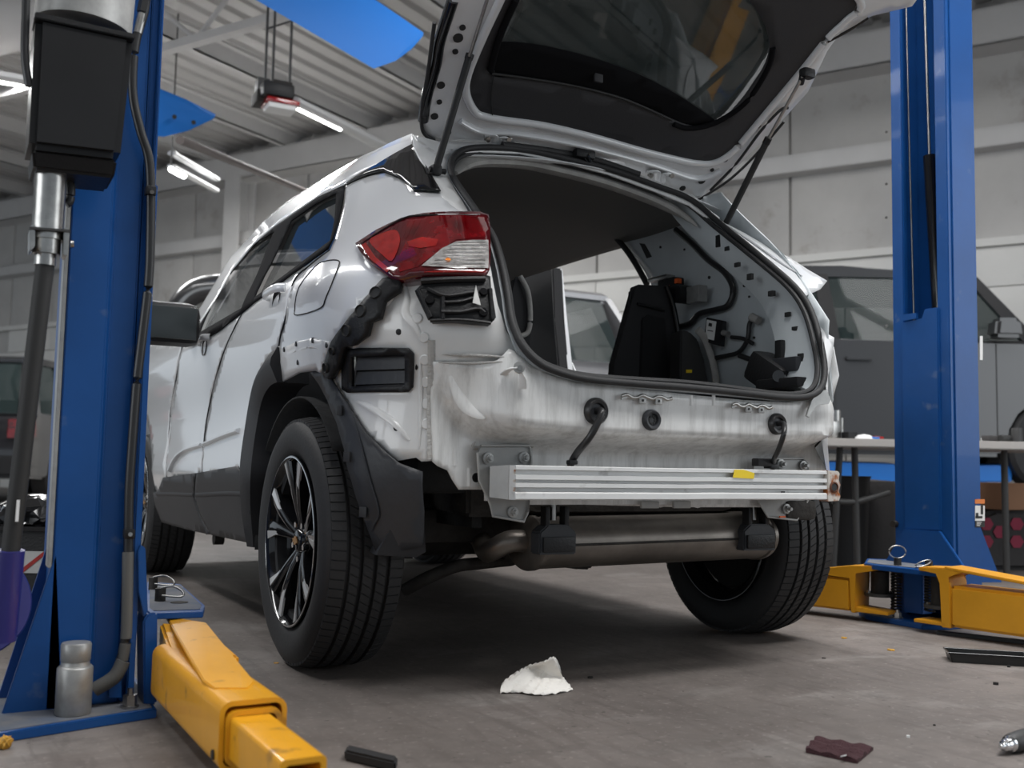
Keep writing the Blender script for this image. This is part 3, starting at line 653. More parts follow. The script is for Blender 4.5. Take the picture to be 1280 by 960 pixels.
# right-hand corner sheet from the panel edge forward to the side
PR = [RP(*inv(RP, 1033, q, (.5, .7))) for q in (490, 520, 550, 588)]
bm = bmesh.new(); A = []
for p in [Vector((PR[0].x-.01, PR[0].y+.01, 1.0))]+PR:
    A.append([bm.verts.new(p), bm.verts.new(p.lerp(Vector((.80, -.385, p.z)), .5)+Vector((.01, -.005, 0))), bm.verts.new((.80, -.385, p.z)), bm.verts.new((.88, -.30, p.z)), bm.verts.new((.90, -.1, p.z))])
for a, b in zip(A, A[1:]):
    for i in range(4): bm.faces.new((a[i], a[i+1], b[i+1], b[i]))
bmobj('rear_corner_panel', bm, 'rear_paint', suv)
side_uv('quarter_panel', [(-.1, .80), (.0, .83), (.25, .80), (.62, .66), (.65, 1.04), (.45, 1.10), (.50, 1.27), (.35, 1.36), (.04, 1.36), (-.08, 1.3), (-.08, 1.1)])
# crimped seams and pressings on the rear panel
RPg = (-.5, .7)
bead(RP, [(552,443),(590,444),(630,446)], .004, 'sealer', 'seam_line', rear, RPg, sx=1); bead(RP, [(548,453),(590,454),(628,452)], .004, 'sealer', 'seam_line', rear, RPg, sx=1)
bead(RP, [(563,470),(576,498),(592,513),(607,522)], .02, 'rear_paint', 'pressed_ridge', rear, RPg, sx=.3)
for l in ([(568,560),(568,582)], [(586,585),(586,608)]): bead(RP, l, .013, 'rear_paint', 'pressed_ridge', rear, RPg, sx=.35)
for x in (864, 892): bead(RP, [(x,494),(x,507)], .012, 'rear_paint', 'pressed_ridge', rear, (0, .75), sx=.35)
disc_on(RP, (595,597), .013, 'black', 'drain_hole', rear, .002, RPg)
# bracket clip at the lower left corner of the opening
def onRP(q, lift=.0, g=(-.4, .75)):
    p = RP(*inv(RP, q[0], q[1], g)); return p+(Vector(CAM)-p).normalized()*lift
ck = mtube('corner_clip', [onRP((629,468), .006), onRP((637,462), .02), onRP((648,460), .025)], .007, 'white', suv, sx=.5, sy=1.6)
mtube('clip_arm', [onRP((648,460), .024), onRP((653,472), .018), onRP((654,486), .006)], .006, 'white', ck, sx=.5, sy=1.6)
mcyl('clip_boss', onRP((649,460), .02), onRP((649,459), .034), .014, 'galv', ck)
mcyl('clip_bolt', onRP((650,460), .034), onRP((650,459.5), .040), .007, 'steel', ck, seg=6)
# grommets and cables
def grommet(q, r, parname='grommet', grill=False):
    p, n = spotL(q[0], q[1], 0, 0, 0, 0, g=(0, .7), S=RP)
    n = Vector((n.x, n.y, n.z*.3)).normalized()
    gme = mlathe(parname, p+n*.002, n, [(r*.55, .004), (r*.62, .012), (r*.85, .014), (r, .008), (r*1.04, -.006), (r*.5, -.006), (0, .003)], 'hose' if not grill else 'flap', suv, seg=32)
    mlathe('grommet_core', p+n*.002, n, [(0, .006), (r*.56, .005), (r*.58, -.004)], 'flap', gme, seg=24)
    return gme, p, n
gm, p, n = grommet((744, 514), .034)
mtube('cable', [p+n*.0, p+n*.03+Vector((0, 0, -.005)), PY(738, 545, -.70), PY(722, 565, -.66), PY(714, 579, -.63), PY(712, 590, -.60)], .0095, 'hose', gm, label='corrugated cable conduit')
mbox('cable_clip', PY(715, 578, -.65), (.025, .02, .012), 'black', gm)
gm, p, n = grommet((970, 530), .030)
mtube('cable', [p+n*.0, p+n*.03, PY(980, 541, -.74), PY(974, 560, -.72), PY(967, 576, -.68), PY(966, 588, -.60)], .0075, 'hose', gm)
mbox('plug', PY(953, 578, -.66), (.055, .03, .022), 'black', gm, bev=.004); mbox('plug_latch', PY(964, 583, -.66), (.03, .03, .012), 'black', gm, bev=.002)
gm, p, n = grommet((813, 525), .027, 'round_vent', True)
fr_ = frame(n.cross(Vector((0, 0, 1))), (0, 0, 1), o=p+n*.010)
for k in range(8):
    a = 2*PI*k/8+.2; bm = bmesh.new()
    cyl(bm, (math.cos(a)*.0095, math.sin(a)*.0095, 0), (math.cos(a)*.0095, math.sin(a)*.0095, .0015), .003, seg=8)
    bmesh.ops.transform(bm, matrix=fr_, verts=bm.verts); bmobj('vent_hole', bm, 'print', gm)
# striker reinforcement clips below the seal
for (x0, x1, y0) in ((776, 839, 497), (914, 964, 508)):
    a = onRP((x0, y0-2), .012, (0, .77)); b = onRP((x1, y0+1), .012, (0, .77)); d = b-a; rt = d.normalized()
    st = mprism('striker_clip', [a, a+d*.12+Vector((0, 0, .006)), a+d*.3+Vector((0, 0, -.002)), a+d*.5+Vector((0, 0, .002)), a+d*.7+Vector((0, 0, -.002)), a+d*.85+Vector((0, 0, .005)), b, b+Vector((0, 0, -.006)), a+d*.85+Vector((0, 0, -.004)), a+d*.5+Vector((0, 0, -.006)), a+d*.12+Vector((0, 0, -.004)), a+Vector((0, 0, -.010))], (0, -.004, 0), 'galv', suv)
    mtube('clip_spring', [a+d*t+Vector((0, -.004, .004*math.sin(t*19))) for t in (0, .1, .2, .3, .4, .5, .6, .7, .8, .9, 1)], .0028, 'steel', st, sx=1.6)
    for t in (.42, .74):
        c = a+d*t+Vector((0, 0, -.009)); mbox('clip_tab', c, (.022, .006, .018), 'galv', st, bev=.002)
        mcyl('clip_hole', c+Vector((0, -.003, 0)), c+Vector((0, -.0042, 0)), .0035, 'print', st, seg=10)
# --- crash-bar mounting plates, bolts
def mount(side):
    f = (lambda x, y, v: PY(x, y, v))
    if side < 0:
        pl = [(601,557),(661,557),(664,562),(664,600),(660,640),(655,652),(616,645),(613,630),(599,600),(597,566)]; bolts = [(610,573),(655,572),(641,640)]
    else:
        pl = [(942,574),(1004,573),(1010,579),(1010,625),(996,650),(960,646),(950,630),(942,600)]; bolts = [(976,580),(1004,582),(983,636)]
    o = mprism('mounting_plate', [f(a, b, -.555) for a, b in pl], (0, .006, 0), 'plate', suv, bev=.0015)
    rim = [f(a, b, -.560) for a, b in (pl if side > 0 else [(600,600),(599,565),(604,559),(655,559),(663,563),(663,590)] if False else pl)]
    bm = bmesh.new(); tube(bm, rim, .0035, 6, True); bmobj('plate_edge', bm, 'plate', o)
    for q in bolts:
        c = f(*q, -.56); mlathe('bolt', c, (0, -1, 0), [(0, .022), (.005, .022), (.0055, .011), (.009, .011), (.0095, .004), (.015, .003), (.015, -.002)], 'galv', o, seg=12)
    return o
pl_l = mount(-1); pl_r = mount(1)
bead(RP, [(594,552),(596,560),(660,556),(664,560)], .006, 'sealer', 'weld_bead', rear, RPg, sx=1); 
# --- bumper crash bar: ribbed extrusion, nearly straight, ends cut
bl, brr = PY(645, 602, -.69), PY(1036, 607, -.69)
x0, x1 = bl.x, brr.x; zb, zt = .4925, .5765
H = zt-zb
# section (y offset rearwards negative, z)
sec = [(0, 0), (-.030, 0), (-.034, .003), (-.034, .017), (-.030, .020), (-.018, .0215), (-.018, .0305), (-.034, .032), (-.034, .042), (-.018, .0435), (-.018, .0495), (-.034, .051), (-.034, .062), (-.020, .0635), (-.020, .0745), (-.034, .076), (-.034, .084), (-.03, .086), (0, .086)]
def barx(x): return -.655+.0*abs(x)
bm = bmesh.new(); R_ = []
for i in range(13):
    x = x0+(x1-x0)*i/12
    R_.append([bm.verts.new((x, barx(x)+a, zb+b*H/.086+ (.001 if x > 0 else 0))) for a, b in sec])
for A, Bq in zip(R_, R_[1:]):
    for i in range(len(sec)): bm.faces.new((A[i], A[(i+1) % len(sec)], Bq[(i+1) % len(sec)], Bq[i]))
bm.faces.new(R_[0]); bm.faces.new(R_[-1])
cbar = bmobj('crash_bar', bm, 'bar', suv, smooth_angle=25, label='ribbed white metal crash bar')
for s_, (q0, q1) in ((-1, ((622,582),(644,580))), (1, ((990, 588), (1000, 588)))):
    xa = PY(640, 600, -.66).x if s_ < 0 else .44
    mbox('crash_box', (xa+.045 if s_ < 0 else xa, -.605, .535), (.11, .095, .078), 'plate', cbar, bev=.006)
mbox('bar_end_web', (x0+.003, -.660, (zb+zt)/2), (.004, .04, H*.96), 'rust', cbar, bev=.001)
mprism('bar_side', [(x0-.002, -.655, zb), (x0-.002, -.655, zt), (x0-.025, -.60, zt-.004), (x0-.025, -.60, zb+.004)], (.004, 0, 0), 'plate', cbar)
ec = mprism('bar_end_cap', [PY(1035, 627, -.692), PY(1049, 626, -.692), PY(1051, 620, -.692), PY(1048, 614, -.692), PY(1051, 606, -.692), PY(1048, 600, -.692), PY(1050, 592, -.692), PY(1048, 589, -.692), PY(1035, 588, -.692)], (-.0, .035, 0), 'rust', cbar, bev=.001, label='rusty end of the bar')
cc = PY(1042, 609, -.692); mlathe('tow_hole', cc, (.0, -1, 0), [(.016, .0), (.016, .004), (.0125, .005), (.011, -.002)], 'rusthole', ec, seg=20)
mlathe('tow_hole', cc+Vector((0, -.001, 0)), (.0, -1, 0), [(0, .002), (.0105, .002)], 'print', ec, seg=20)
tp = PY(930, 592, -.692); mprism('yellow_tape', [PY(918,587,-.6905), PY(929,587,-.6905), PY(943,591.5,-.6905), PY(942,598.5,-.6905), PY(916,597,-.6905)], (0, -.001, 0), 'yellowtape', cbar)
mprism('drain_slot', [PY(976,614,-.682), PY(981,614,-.682), PY(981,618,-.682), PY(976,618,-.682)], (0, -.001, 0), 'print', cbar)
# lower cross member behind the bar
cm = mprism('cross_member', [(-.44, -.545, .475), (.33, -.545, .475), (.33, -.545, .50), (-.5, -.545, .50)], (0, .03, 0), 'rear_paint', suv, bev=.002)
for x in (.08, .19): mbox('member_tab', (x-.14+.02, -.556, .475), (.06, .01, .02), 'plate', cm, bev=.003)
# --- tailgate opening: rubber seal, flange, jamb
def SO(x, z): return Vector((x, yo(z), z))
seal_px = [(562,203),(574,190),(600,185.5),(650,188),(700,198),(760,213),(820,234),(862,251),(898,281),(947,321),(990,359),(1010,389),(1021,425),(1027,462),(1022,486),(1005,496),(975,497),(930,492),(860,485),(780,479),(730,474),(700,467),(672,455),(650,433),(637,403),(631,365),(624,330),(614,297),(602,279),(588,258),(574,238),(563,220)]
SP = []; g = (-.5, 1.45)
for q in crm([(a, b, 0) for a, b in seal_px], 4, True): g = inv(SO, q.x, q.y, g); SP.append(SO(*g))
cen = Vector((0, -.4, 1.12))
seal = mtube('tailgate_seal', [p+Vector((0, -.012, 0)) for p in SP], .0095, 'rubber', suv, smooth_pts=0, seg=10, closed=True, up=(0, -1, 0))
inn = [p+(Vector((cen.x-p.x, 0, cen.z-p.z)).normalized())*.014+Vector((0, .004, 0)) for p in SP]
bm = bmesh.new(); tube(bm, inn, .008, 8, True, up=(0, -1, 0)); bmobj('seal_lip', bm, 'rubber', seal)
bm = bmesh.new(); R_ = []
for p in SP:
    d = Vector((p.x-cen.x, 0, p.z-cen.z)).normalized(); k = min(sstep((p.z-.80)/.06), sstep((abs(p.x)-.30)/.18), 1-.0*p.z)*.85+.15
    sx_ = 1 if p.x > 0 else -1; xo_ = max(abs(p.x), min(.60, abs(p.x)+.08*k))*sx_
    R_.append([bm.verts.new(v) for v in (p+d*.012, p, p+Vector((0, .10*k, 0))-d*.012*k, p+Vector((0, .17*k, 0))-d*.004, p+Vector((0, .18*k, 0))+d*.01, Vector((xo_, p.y+.20*k, p.z+d.z*.01)))])
for i in range(len(R_)):
    A, Bq = R_[i], R_[(i+1) % len(R_)]
    for j in range(5): bm.faces.new((A[j], A[j+1], Bq[j+1], Bq[j]))
jamb = bmobj('opening_flange', bm, 'grey_sheet', suv)
# slots and holes punched into the right-hand flange
def JB(u, z): p = SO(u, z); return p+Vector((-.012, .07, 0))
for q, w_, h_ in (((900,279),10,5),((910,311),7,5),((922,331),6,5),((965,367),9,6),((994,411),5,5),((1001,447),4,9),((938,346),7,7),((985,393),5,5)):
    c = PX(*q, .52+.0*q[0]); 
    c = JB(*inv(JB, *q, (.5, 1.1))); mbox('flange_slot', c+Vector((-.001, 0, 0)), (w_*.0015, .022, h_*.0028), 'print', jamb, bev=.001)
mbox('flange_clip', JB(*inv(JB, 1004, 421, (.5, .95)))+Vector((-.004, 0, 0)), (.028, .02, .035), 'black', jamb, bev=.002)
mbox('flange_clip', JB(*inv(JB, 901, 302, (.5, 1.3)))+Vector((-.004, 0, 0)), (.022, .02, .04), 'black', jamb, bev=.002)
# D-pillar rear face between rail and seal, with the strut pocket
sheet('pillar_face', SO, [(516,168),(526,176),(545,190),(566,186),(560,200),(558,214),(568,236),(584,262),(596,280),(578,268),(562,258),(552,244),(534,212),(518,184)], 'inner_paint', suv, guess=(-.55, 1.42), step=.02, off=0, th=.006)
sheet('roof_end', SO, [(516,168),(545,176),(600,178),(650,180),(700,190),(760,205),(820,226),(866,244),(900,272),(884,272),(862,256),(820,239),(760,217),(700,201),(650,191),(600,189),(566,192),(545,196),(528,186)], 'inner_paint', suv, guess=(-.5, 1.5), step=.02, th=.006)
def SO2(x, z): p = SO(x, z); return p+Vector((0, .03, 0))
fl_ = sheet('pulled_skin_edge', SO2, [(880,264),(900,275),(930,291),(960,308),(985,321),(1010,337),(1034,351),(1026,361),(1002,372),(988,352),(960,325),(930,302),(900,283)], 'paint', suv, guess=(.5, 1.3), step=.02, th=.004)
bead(SO2, [(905,279),(940,303),(975,328),(1003,345)], .006, 'paint', 'pressed_ridge', fl_, (.5, 1.3), lift=.004, sx=1)
sheet('quarter_edge', SO2, [(1012,418),(1026,413),(1043,422),(1041,440),(1035,470),(1034,500),(1026,505),(1024,480),(1026,455)], 'paint', suv, guess=(.5, 1.0), step=.02, th=.006)
cc_ = mprism('corner_clip', [PY(1022,490,-.70), PY(1033,487,-.70), PY(1039,499,-.70), PY(1036,505,-.70), PY(1022,506,-.70), PY(1016,512,-.70), PY(1012,522,-.70), PY(1008,520,-.70), PY(1014,502,-.70)], (0, .006, 0), 'galv', suv, bev=.001)
# --- interior
def HL(u, y): X = .64*u; return Vector((X, y, 1.535+.02*math.sin((y+.1)*1.4)-.075*abs(u)**3))
hl = sheet('headliner', HL, [(-1, -.06), (1, -.02), (1, 2.0), (-1, 2.0)], 'liner', suv, px=False, step=.08, th=.02)
pts = []; g = (-.5, 1.45)
for q in [(567,211),(575,202),(600,197),(650,199),(700,209),(760,225),(820,247),(853,264),(872,279)]:
    g = inv(lambda x, z: SO(x, z)+Vector((0, .05, 0)), q[0], q[1], g); pts.append(SO(*g)+Vector((0, .05, 0)))
mtube('headliner_edge', [p+Vector((0, .0, -.012)) for p in pts], [.034*min(1, (65.2-i)/14, (i+6)/14) for i in range(65)], 'drab', hl, sx=.55, sy=1.0, up=(0, -.3, 1))
gl = PX(727, 298, .62); mtube('grab_handle', [gl+Vector((0, -.10, .02)), gl+Vector((-.03, -.07, -.01)), gl+Vector((-.03, .07, -.01)), gl+Vector((0, .10, .02))], .012, 'trimgrey', hl)
WX = .605
def WI(y, z): return Vector((WX+.04*math.sin(y*5+z*4)*.5+.02*math.sin(z*11), y, z))
wi = sheet('inner_side_panel', WI, [(1015,560),(1040,500),(1035,400),(960,300),(900,240),(820,262),(770,296),(787,312),(800,331),(813,353),(824,400),(830,470),(835,560)], 'grey_sheet', suv, guess=(0, 1.1), step=.04, th=.006)
gW = (.1, 1.1)
def wpt(q, dx=-.02): p = WI(*inv(WI, q[0], q[1], gW)); return p+Vector((dx, 0, 0))
def harness(name, l, r, m='hose', par=None, dx=-.02): return mtube(name, [wpt(q, dx) for q in l], r, m, par or suv)
hn = harness('wiring_harness', [(850,288),(870,305),(890,325),(912,342),(922,362),(916,382),(900,388),(880,393),(868,405),(850,410)], .011)
harness('wiring_harness', [(893,449),(915,445),(930,440),(940,425),(943,405),(950,395)], .008); harness('wiring_harness', [(920,422),(935,424),(947,430)], .007); harness('wiring_harness', [(930,445),(945,450)], .009)
harness('aperture_seal', [(775,298),(787,312),(800,331),(814,356)], .012, 'rubber')
cmx = mprism('control_module', [wpt((897,398), -.05), wpt((917,402), -.05), wpt((914,434), -.05), wpt((893,428), -.05)], (.03, .01, 0), 'black', suv, bev=.002)
mprism('module_label', [wpt((898,401), -.0515), wpt((910,403.5), -.0515), wpt((907,427), -.0515), wpt((896,424), -.0515)], (.001, 0, 0), 'white', cmx)
mprism('module_code', [wpt((901,405), -.053), wpt((905,406), -.053), wpt((904.4,410), -.053), wpt((900.4,409), -.053)], (.001, 0, 0), 'print', cmx); mprism('module_code', [wpt((899.5,414), -.053), wpt((906,415), -.053), wpt((905.8,416), -.053), wpt((899.3,415), -.053)], (.001, 0, 0), 'print', cmx)
mcyl('module_connector', wpt((915,417), -.04), wpt((922,419), -.04), .010, 'galv', cmx); mcyl('sensor', wpt((948,397), -.03), wpt((957,402), -.03), .014, 'drab', suv)
rt = mcyl('belt_retractor', wpt((871,370), -.10), wpt((871,370), -.03), .034, 'black', suv); mbox('retractor_bracket', wpt((852,362), -.05), (.05, .10, .07), 'black', rt, bev=.008)
mbox('retractor_frame', wpt((885,370), -.05), (.04, .07, .06), 'galv', rt, bev=.004); mbox('orange_connector', wpt((862,354), -.06), (.02, .035, .018), 'orange', rt, bev=.002); mbox('retractor_clip', wpt((840,350), -.05), (.04, .12, .015), 'steel', rt, bev=.003)
for q, r in (((887,347),.006),((931,357),.006),((937,371),.004),((943,422),.004),((978,422),.006),((975,436),.008),((856,312),.004),((826,309),.005)): mcyl('panel_hole', wpt(q, -.004), wpt(q, .004), r, 'print', wi, seg=10)
mprism('panel_slot', [wpt((800,304), -.003), wpt((806,305), -.003), wpt((815,321), -.003), wpt((809,323), -.003)], (.004, 0, 0), 'print', wi)
harness('pressed_ridge', [(930,330),(960,362),(985,400),(992,445)], .018, 'grey_sheet', wi, -.005)
if False: mlathe('wheelhouse_bulge', WI(-.05, .80)+Vector((.02, 0, 0)), (-1, 0, 0), [(.22, 0), (.20, .03), (.14, .05), (0, .055)], 'grey_sheet', wi, seg=32)
# loose black trim bracket lying in the right corner of the boot
c = PX(965, 468, .50)
tb = mbox('trim_bracket', c, (.09, .16, .10), 'black', suv, bev=.02, mtx=Matrix.Translation(c) @ Matrix.Rotation(.5, 4, 'X') @ Matrix.Translation(-c))
mbox('bracket_fin', PX(983, 456, .49), (.03, .11, .045), 'flap', tb, bev=.008); mbox('bracket_fin', PX(975, 447, .50), (.02, .03, .11), 'black', tb, bev=.006); mbox('bracket_base', PX(985, 480, .49), (.10, .18, .03), 'black', tb, bev=.006); mcyl('bracket_boss', PX(973, 470, .44), PX(976, 472, .47), .018, 'gloss_black', tb)
# folded seat: black backboard, grey backrest edge with airbag sleeve and yellow tag
sb = mprism('seat_backboard', [PY(764,478,.05), PY(768,455,.05), PY(790,385,.05), PY(792,360,.05), PY(797,355,.05), PY(835,357,.05), PY(843,380,.05), PY(852,430,.05), PY(857,478,.05)], (.01, .05, 0), 'seat', suv, bev=.008)
mprism('board_panel', [PY(800,478,.042), PY(803,398,.042), PY(810,393,.042), PY(832,398,.042), PY(838,478,.042)], (0, .012, 0), 'black', sb, bev=.004)
mtube('board_step', [PY(797,380,.044), PY(815,384,.044), PY(830,388,.044)], .006, 'black', sb); mtube('board_edge', [PY(833,357,.04), PY(842,385,.04), PY(850,430,.04), PY(856,476,.04)], .010, 'gloss_black', sb)
bk = mprism('seat_back', [PY(850,480,-.08), PY(851,412,-.08), PY(862,414,-.08), PY(873,425,-.08), PY(880,450,-.08), PY(886,480,-.08)], (.03, .10, 0), 'darksteel', suv, bev=.006, label='grey seat back side panel')
mtube('airbag_sleeve', [PY(872,412,-.10), PY(880,422,-.10), PY(889,445,-.10), PY(894,468,-.10), PY(895,482,-.10)], [.014]*33, 'drab', bk, sx=1, sy=.8)
mprism('yellow_tag', [PY(858,462,-.085), PY(865,462,-.085), PY(865,466,-.085), PY(858,466,-.085)], (0, .002, 0), 'yellowtape', bk)
# left seat back and B-pillars in view
st_ = mbox('seat_back', (-.10, .75, .98), (.42, .14, .55), 'seat', suv, bev=.05); mbox('headrest', (-.10, .78, 1.30), (.24, .10, .16), 'seat', st_, bev=.04)
sx_ = mprism('seat_back', [PY(640,475,-.1), PY(637,380,-.1), PY(641,345,-.1), PY(652,346,-.1), (PY(662,380,-.1)), PY(664,420,-.1), PY(655,475,-.1)], (.05, .12, 0), 'seat', suv, bev=.01)
mtube('seat_shell', [PY(650,345,-.11), PY(660,365,-.11), PY(663,395,-.11), PY(660,415,-.11), PY(650,420,-.11)], .008, 'drab', sx_)
pb = mprism('centre_pillar', [PX(652,338,.72), PX(690,334,.72), PX(692,400,.72), PX(700,480,.72), PX(664,480,.72), PX(656,400,.72)], (.06, 0, 0), 'black', suv, bev=.008)
mprism('pillar_edge', [PX(690,334,.76), PX(694,336,.76), PX(700,400,.76), PX(709,482,.76), PX(700,482,.76), PX(693,400,.76)], (.04, 0, 0), 'paint', pb)
mprism('sill', [(.62, .5, .32), (.62, 2.3, .32), (.62, 2.3, .44), (.62, .5, .44)], (.24, 0, 0), 'paint', suv, bev=.01)
# --- tailgate, raised
GA = math.radians(31); gc, gs = math.cos(GA), math.sin(GA)
def G(x, t): return Vector((x, -.03-t*gc, 1.56+t*gs))
gg = (0, .2)
GO = [(527,150),(529,125),(536,95),(550,50),(566,0),(585,-60),(640,-140),(760,-230),(950,-200),(1120,-110),(1175,-40),(1140,8),(1090,20),(1050,42),(1034,64),(1010,115),(980,148),(940,190),(908,222),(886,240),(872,248),(850,241),(820,226),(760,205),(700,191),(650,181),(600,180),(565,182),(543,176),(531,168)]
GH = [(594,140),(583,118),(585,92),(604,45),(625,0),(650,-55),(700,-110),(780,-130),(900,-110),(1010,-60),(1075,0),(1058,25),(1035,47),(1002,88),(965,132),(935,168),(915,190),(893,203),(870,204),(840,198),(800,188),(740,171),(680,157),(630,150),(608,146)]
gate = sheet('tailgate', G, GO, 'paint', suv, guess=(-.5, .0), step=.03, th=.02, holes=[[(a, b) for a, b in GH]], off=0)
# rolled inner frame edge around the trim and the outer flange
def gbead(l, r, m, name, par=None, lift=.004, closed=False, sx=1, sy=1):
    pts = []; g = gg
    for q in crm([(a, b, 0) for a, b in l], 5, closed): g = inv(G, q.x, q.y, g); p = G(*g); pts.append(p+(Vector(CAM)-p).normalized()*lift)
    return mtube(name, pts, r, m, par or gate, smooth_pts=0, closed=closed, sx=sx, sy=sy, up=(0, -gc, gs))
gbead(GH, .013, 'paint', 'inner_frame_roll', closed=True, lift=.002)
gbead([(575,150),(600,163),(640,165),(700,175),(760,189),(820,206),(870,222),(900,212)], .016, 'paint', 'pressed_ridge', lift=.0, sx=.6)
gbead([(543,28),(535,90),(528,130),(527,155),(531,168),(543,176)], .006, 'rubber', 'edge_seal')
gbead([(566,0),(550,50),(545,80),(534,118),(529,150)], .017, 'gloss_black', 'spoiler_edge', lift=-.010)
gbead([(872,250),(886,242),(915,222),(945,193),(980,152)], .005, 'rubber', 'edge_seal', lift=-.002)
gbead([(1034,52),(1060,38),(1085,22)], .006, 'gloss_black', 'spoiler_edge', lift=-.004)
def GT(x, t): p = G(x, t); return p+Vector((0, .012*gs, .012*gc))
tr = sheet('tailgate_trim', G, GH, 'trimgrey', gate, guess=(-.4, .2), step=.04, off=0, th=.006, smooth=4, holes=[[(610,83),(622,45),(640,5),(670,-50),(740,-85),(820,-75),(900,-40),(950,20),(962,55),(957,80),(945,100),(925,128),(895,156),(860,157),(820,140),(770,120),(700,104),(650,98),(618,96)]])
sheet('tailgate_glass', G, [(606,90),(618,45),(640,-5),(670,-60),(740,-95),(820,-85),(900,-50),(960,20),(972,55),(960,90),(930,135),(900,164),(860,164),(820,148),(770,128),(700,112),(650,106),(612,104)], 'gateglass', gate, guess=(-.4, .3), step=.06, off=-.012, th=.004, smooth=3)
sheet('glass_border', G, [(603,93),(609,60),(650,55),(720,68),(800,95),(860,128),(900,158),(880,162),(845,158),(800,140),(740,122),(680,110),(625,105)], 'frameblack', gate, guess=(-.4, .3), step=.04, off=-.006, th=.003, smooth=4)
gbead([(613,88),(625,45),(645,0)], .010, 'frameblack', 'trim_edge', tr); gbead([(616,148),(614,120),(618,88)], .0016, 'print', 'trim_gap', tr)
gbead([(842,155),(858,160),(880,158),(905,148),(935,125),(960,85),(966,60)], .009, 'frameblack', 'trim_edge', tr)
gbead([(615,92),(660,98),(720,108),(780,124),(840,150)], .004, 'print', 'trim_gap', tr)
mbox('wiper_motor_cover', G(*inv(G, 748, 97, (0, .3))), (.03, .01, .03), 'trimgrey', tr, bev=.004)
# holes in the gate frame
for q, r in (((578,34),4),((572.5,47),6.5),((569,64),3.8),((551,106),5.2),((549,127),3.5),((543,145),4.8),((559,165),5),((954,147),2.4),((947,157),4),((935,167),2.2),((906,199),4.2),((890,212),2.6),((877,226),4.4),((853,235),4)):
    p = G(*inv(G, q[0], q[1], (-.5, .3))); n = (Vector((0, -gs, -gc)))
    k = r/1275*abs((np.array(p)-CAM)@CF)
    mlathe('gate_hole', p+n*.003, n, [(0, 0), (k, 0), (k*1.25, .001), (k*1.5, -.001)] if False else [(0, .001), (k, .001), (k, -.003)], 'print', gate, seg=16)
# hinges
for (hx, hy) in ((616, 173), (819, 218)):
    h0 = G(*inv(G, hx-12, hy-4, (0, .05))); n = Vector((0, -.6, -.4)).normalized()
    hg = mtube('hinge', [h0+n*.01, G(*inv(G, hx, hy-4, gg))+n*.012, G(*inv(G, hx, hy+8, gg))+n*.010], .010, 'paint', suv, sx=.5, sy=1.3)
    mtube('hinge_arm', [G(*inv(G, hx+7, hy+8, gg))+n*.010, G(*inv(G, hx+8, hy-2, gg))+n*.014, G(*inv(G, hx+20, hy, gg))+n*.010], .009, 'paint', hg, sx=.5, sy=1.3)
    for dx in (-9, 17): mcyl('hinge_bolt', G(*inv(G, hx+dx, hy-1, gg))+n*.010, G(*inv(G, hx+dx, hy-1, gg))+n*.024, .009, 'steel', hg, seg=6)
# gate latch stop hanging from the frame, black strip along the seal
lt = mbox('latch_stop', G(*inv(G, 724, 192, gg))+Vector((0, -.03, -.01)), (.075, .03, .03), 'black', suv, bev=.010); mtube('latch_hook', [G(*inv(G, 722, 195, gg))+Vector((0, -.05, -.01)), G(*inv(G, 730, 204, gg))+Vector((0, -.04, -.02))], .012, 'gloss_black', lt)
mtube('weather_strip', [SO(*inv(SO, *q, (0, 1.5)))+Vector((0, -.02, 0)) for q in ((624,183),(680,190),(740,202),(795,220))], .009, 'rubber', suv, sx=1.2)
# gas struts
s0 = SO(*inv(SO, 541, 215, (-.55, 1.42)))+Vector((0, -.02, 0)); s1 = G(*inv(G, 580, 70, (-.5, .3)))+Vector((0, -.03, -.02)); s2 = G(*inv(G, 603, -5, (-.5, .6)))+Vector((0, -.03, -.02))
sl = mcyl('gas_strut', s0, s1, .0105, 'print', suv); mcyl('strut_rod', s1, s2, .005, 'steel', sl); mcyl('strut_collar', s1, s1+(s1-s0).normalized()*.015, .012, 'black', sl); mbox('strut_ball', s0, (.03, .03, .03), 'black', sl, bev=.008); mcyl('strut_pivot', s0+Vector((-.02, 0, 0)), s0+Vector((.03, 0, 0)), .008, 'black', sl)
r0 = SO(*inv(SO, 899, 277, (.5, 1.3)))+Vector((.03, 0, 0)); r1 = PY(959, 176, r0.y-.20); r2 = PY(1003, 96, r0.y-.36)
sr = mcyl('gas_strut', r0, r1, .0105, 'print', suv); mcyl('strut_rod', r1, r2, .005, 'steel', sr); mcyl('strut_collar', r1-(r1-r0).normalized()*.01, r1+(r1-r0).normalized()*.01, .012, 'black', sr)
mbox('strut_mount', PY(1009, 92, r2.y), (.045, .03, .03), 'black', sr, bev=.008); mcyl('strut_end', r2, PY(1001, 104, r0.y-.34), .010, 'black', sr)
gbead([(888,238),(920,205),(950,165),(975,138),(985,135)], .005, 'hose', 'gate_cable', lift=.02)
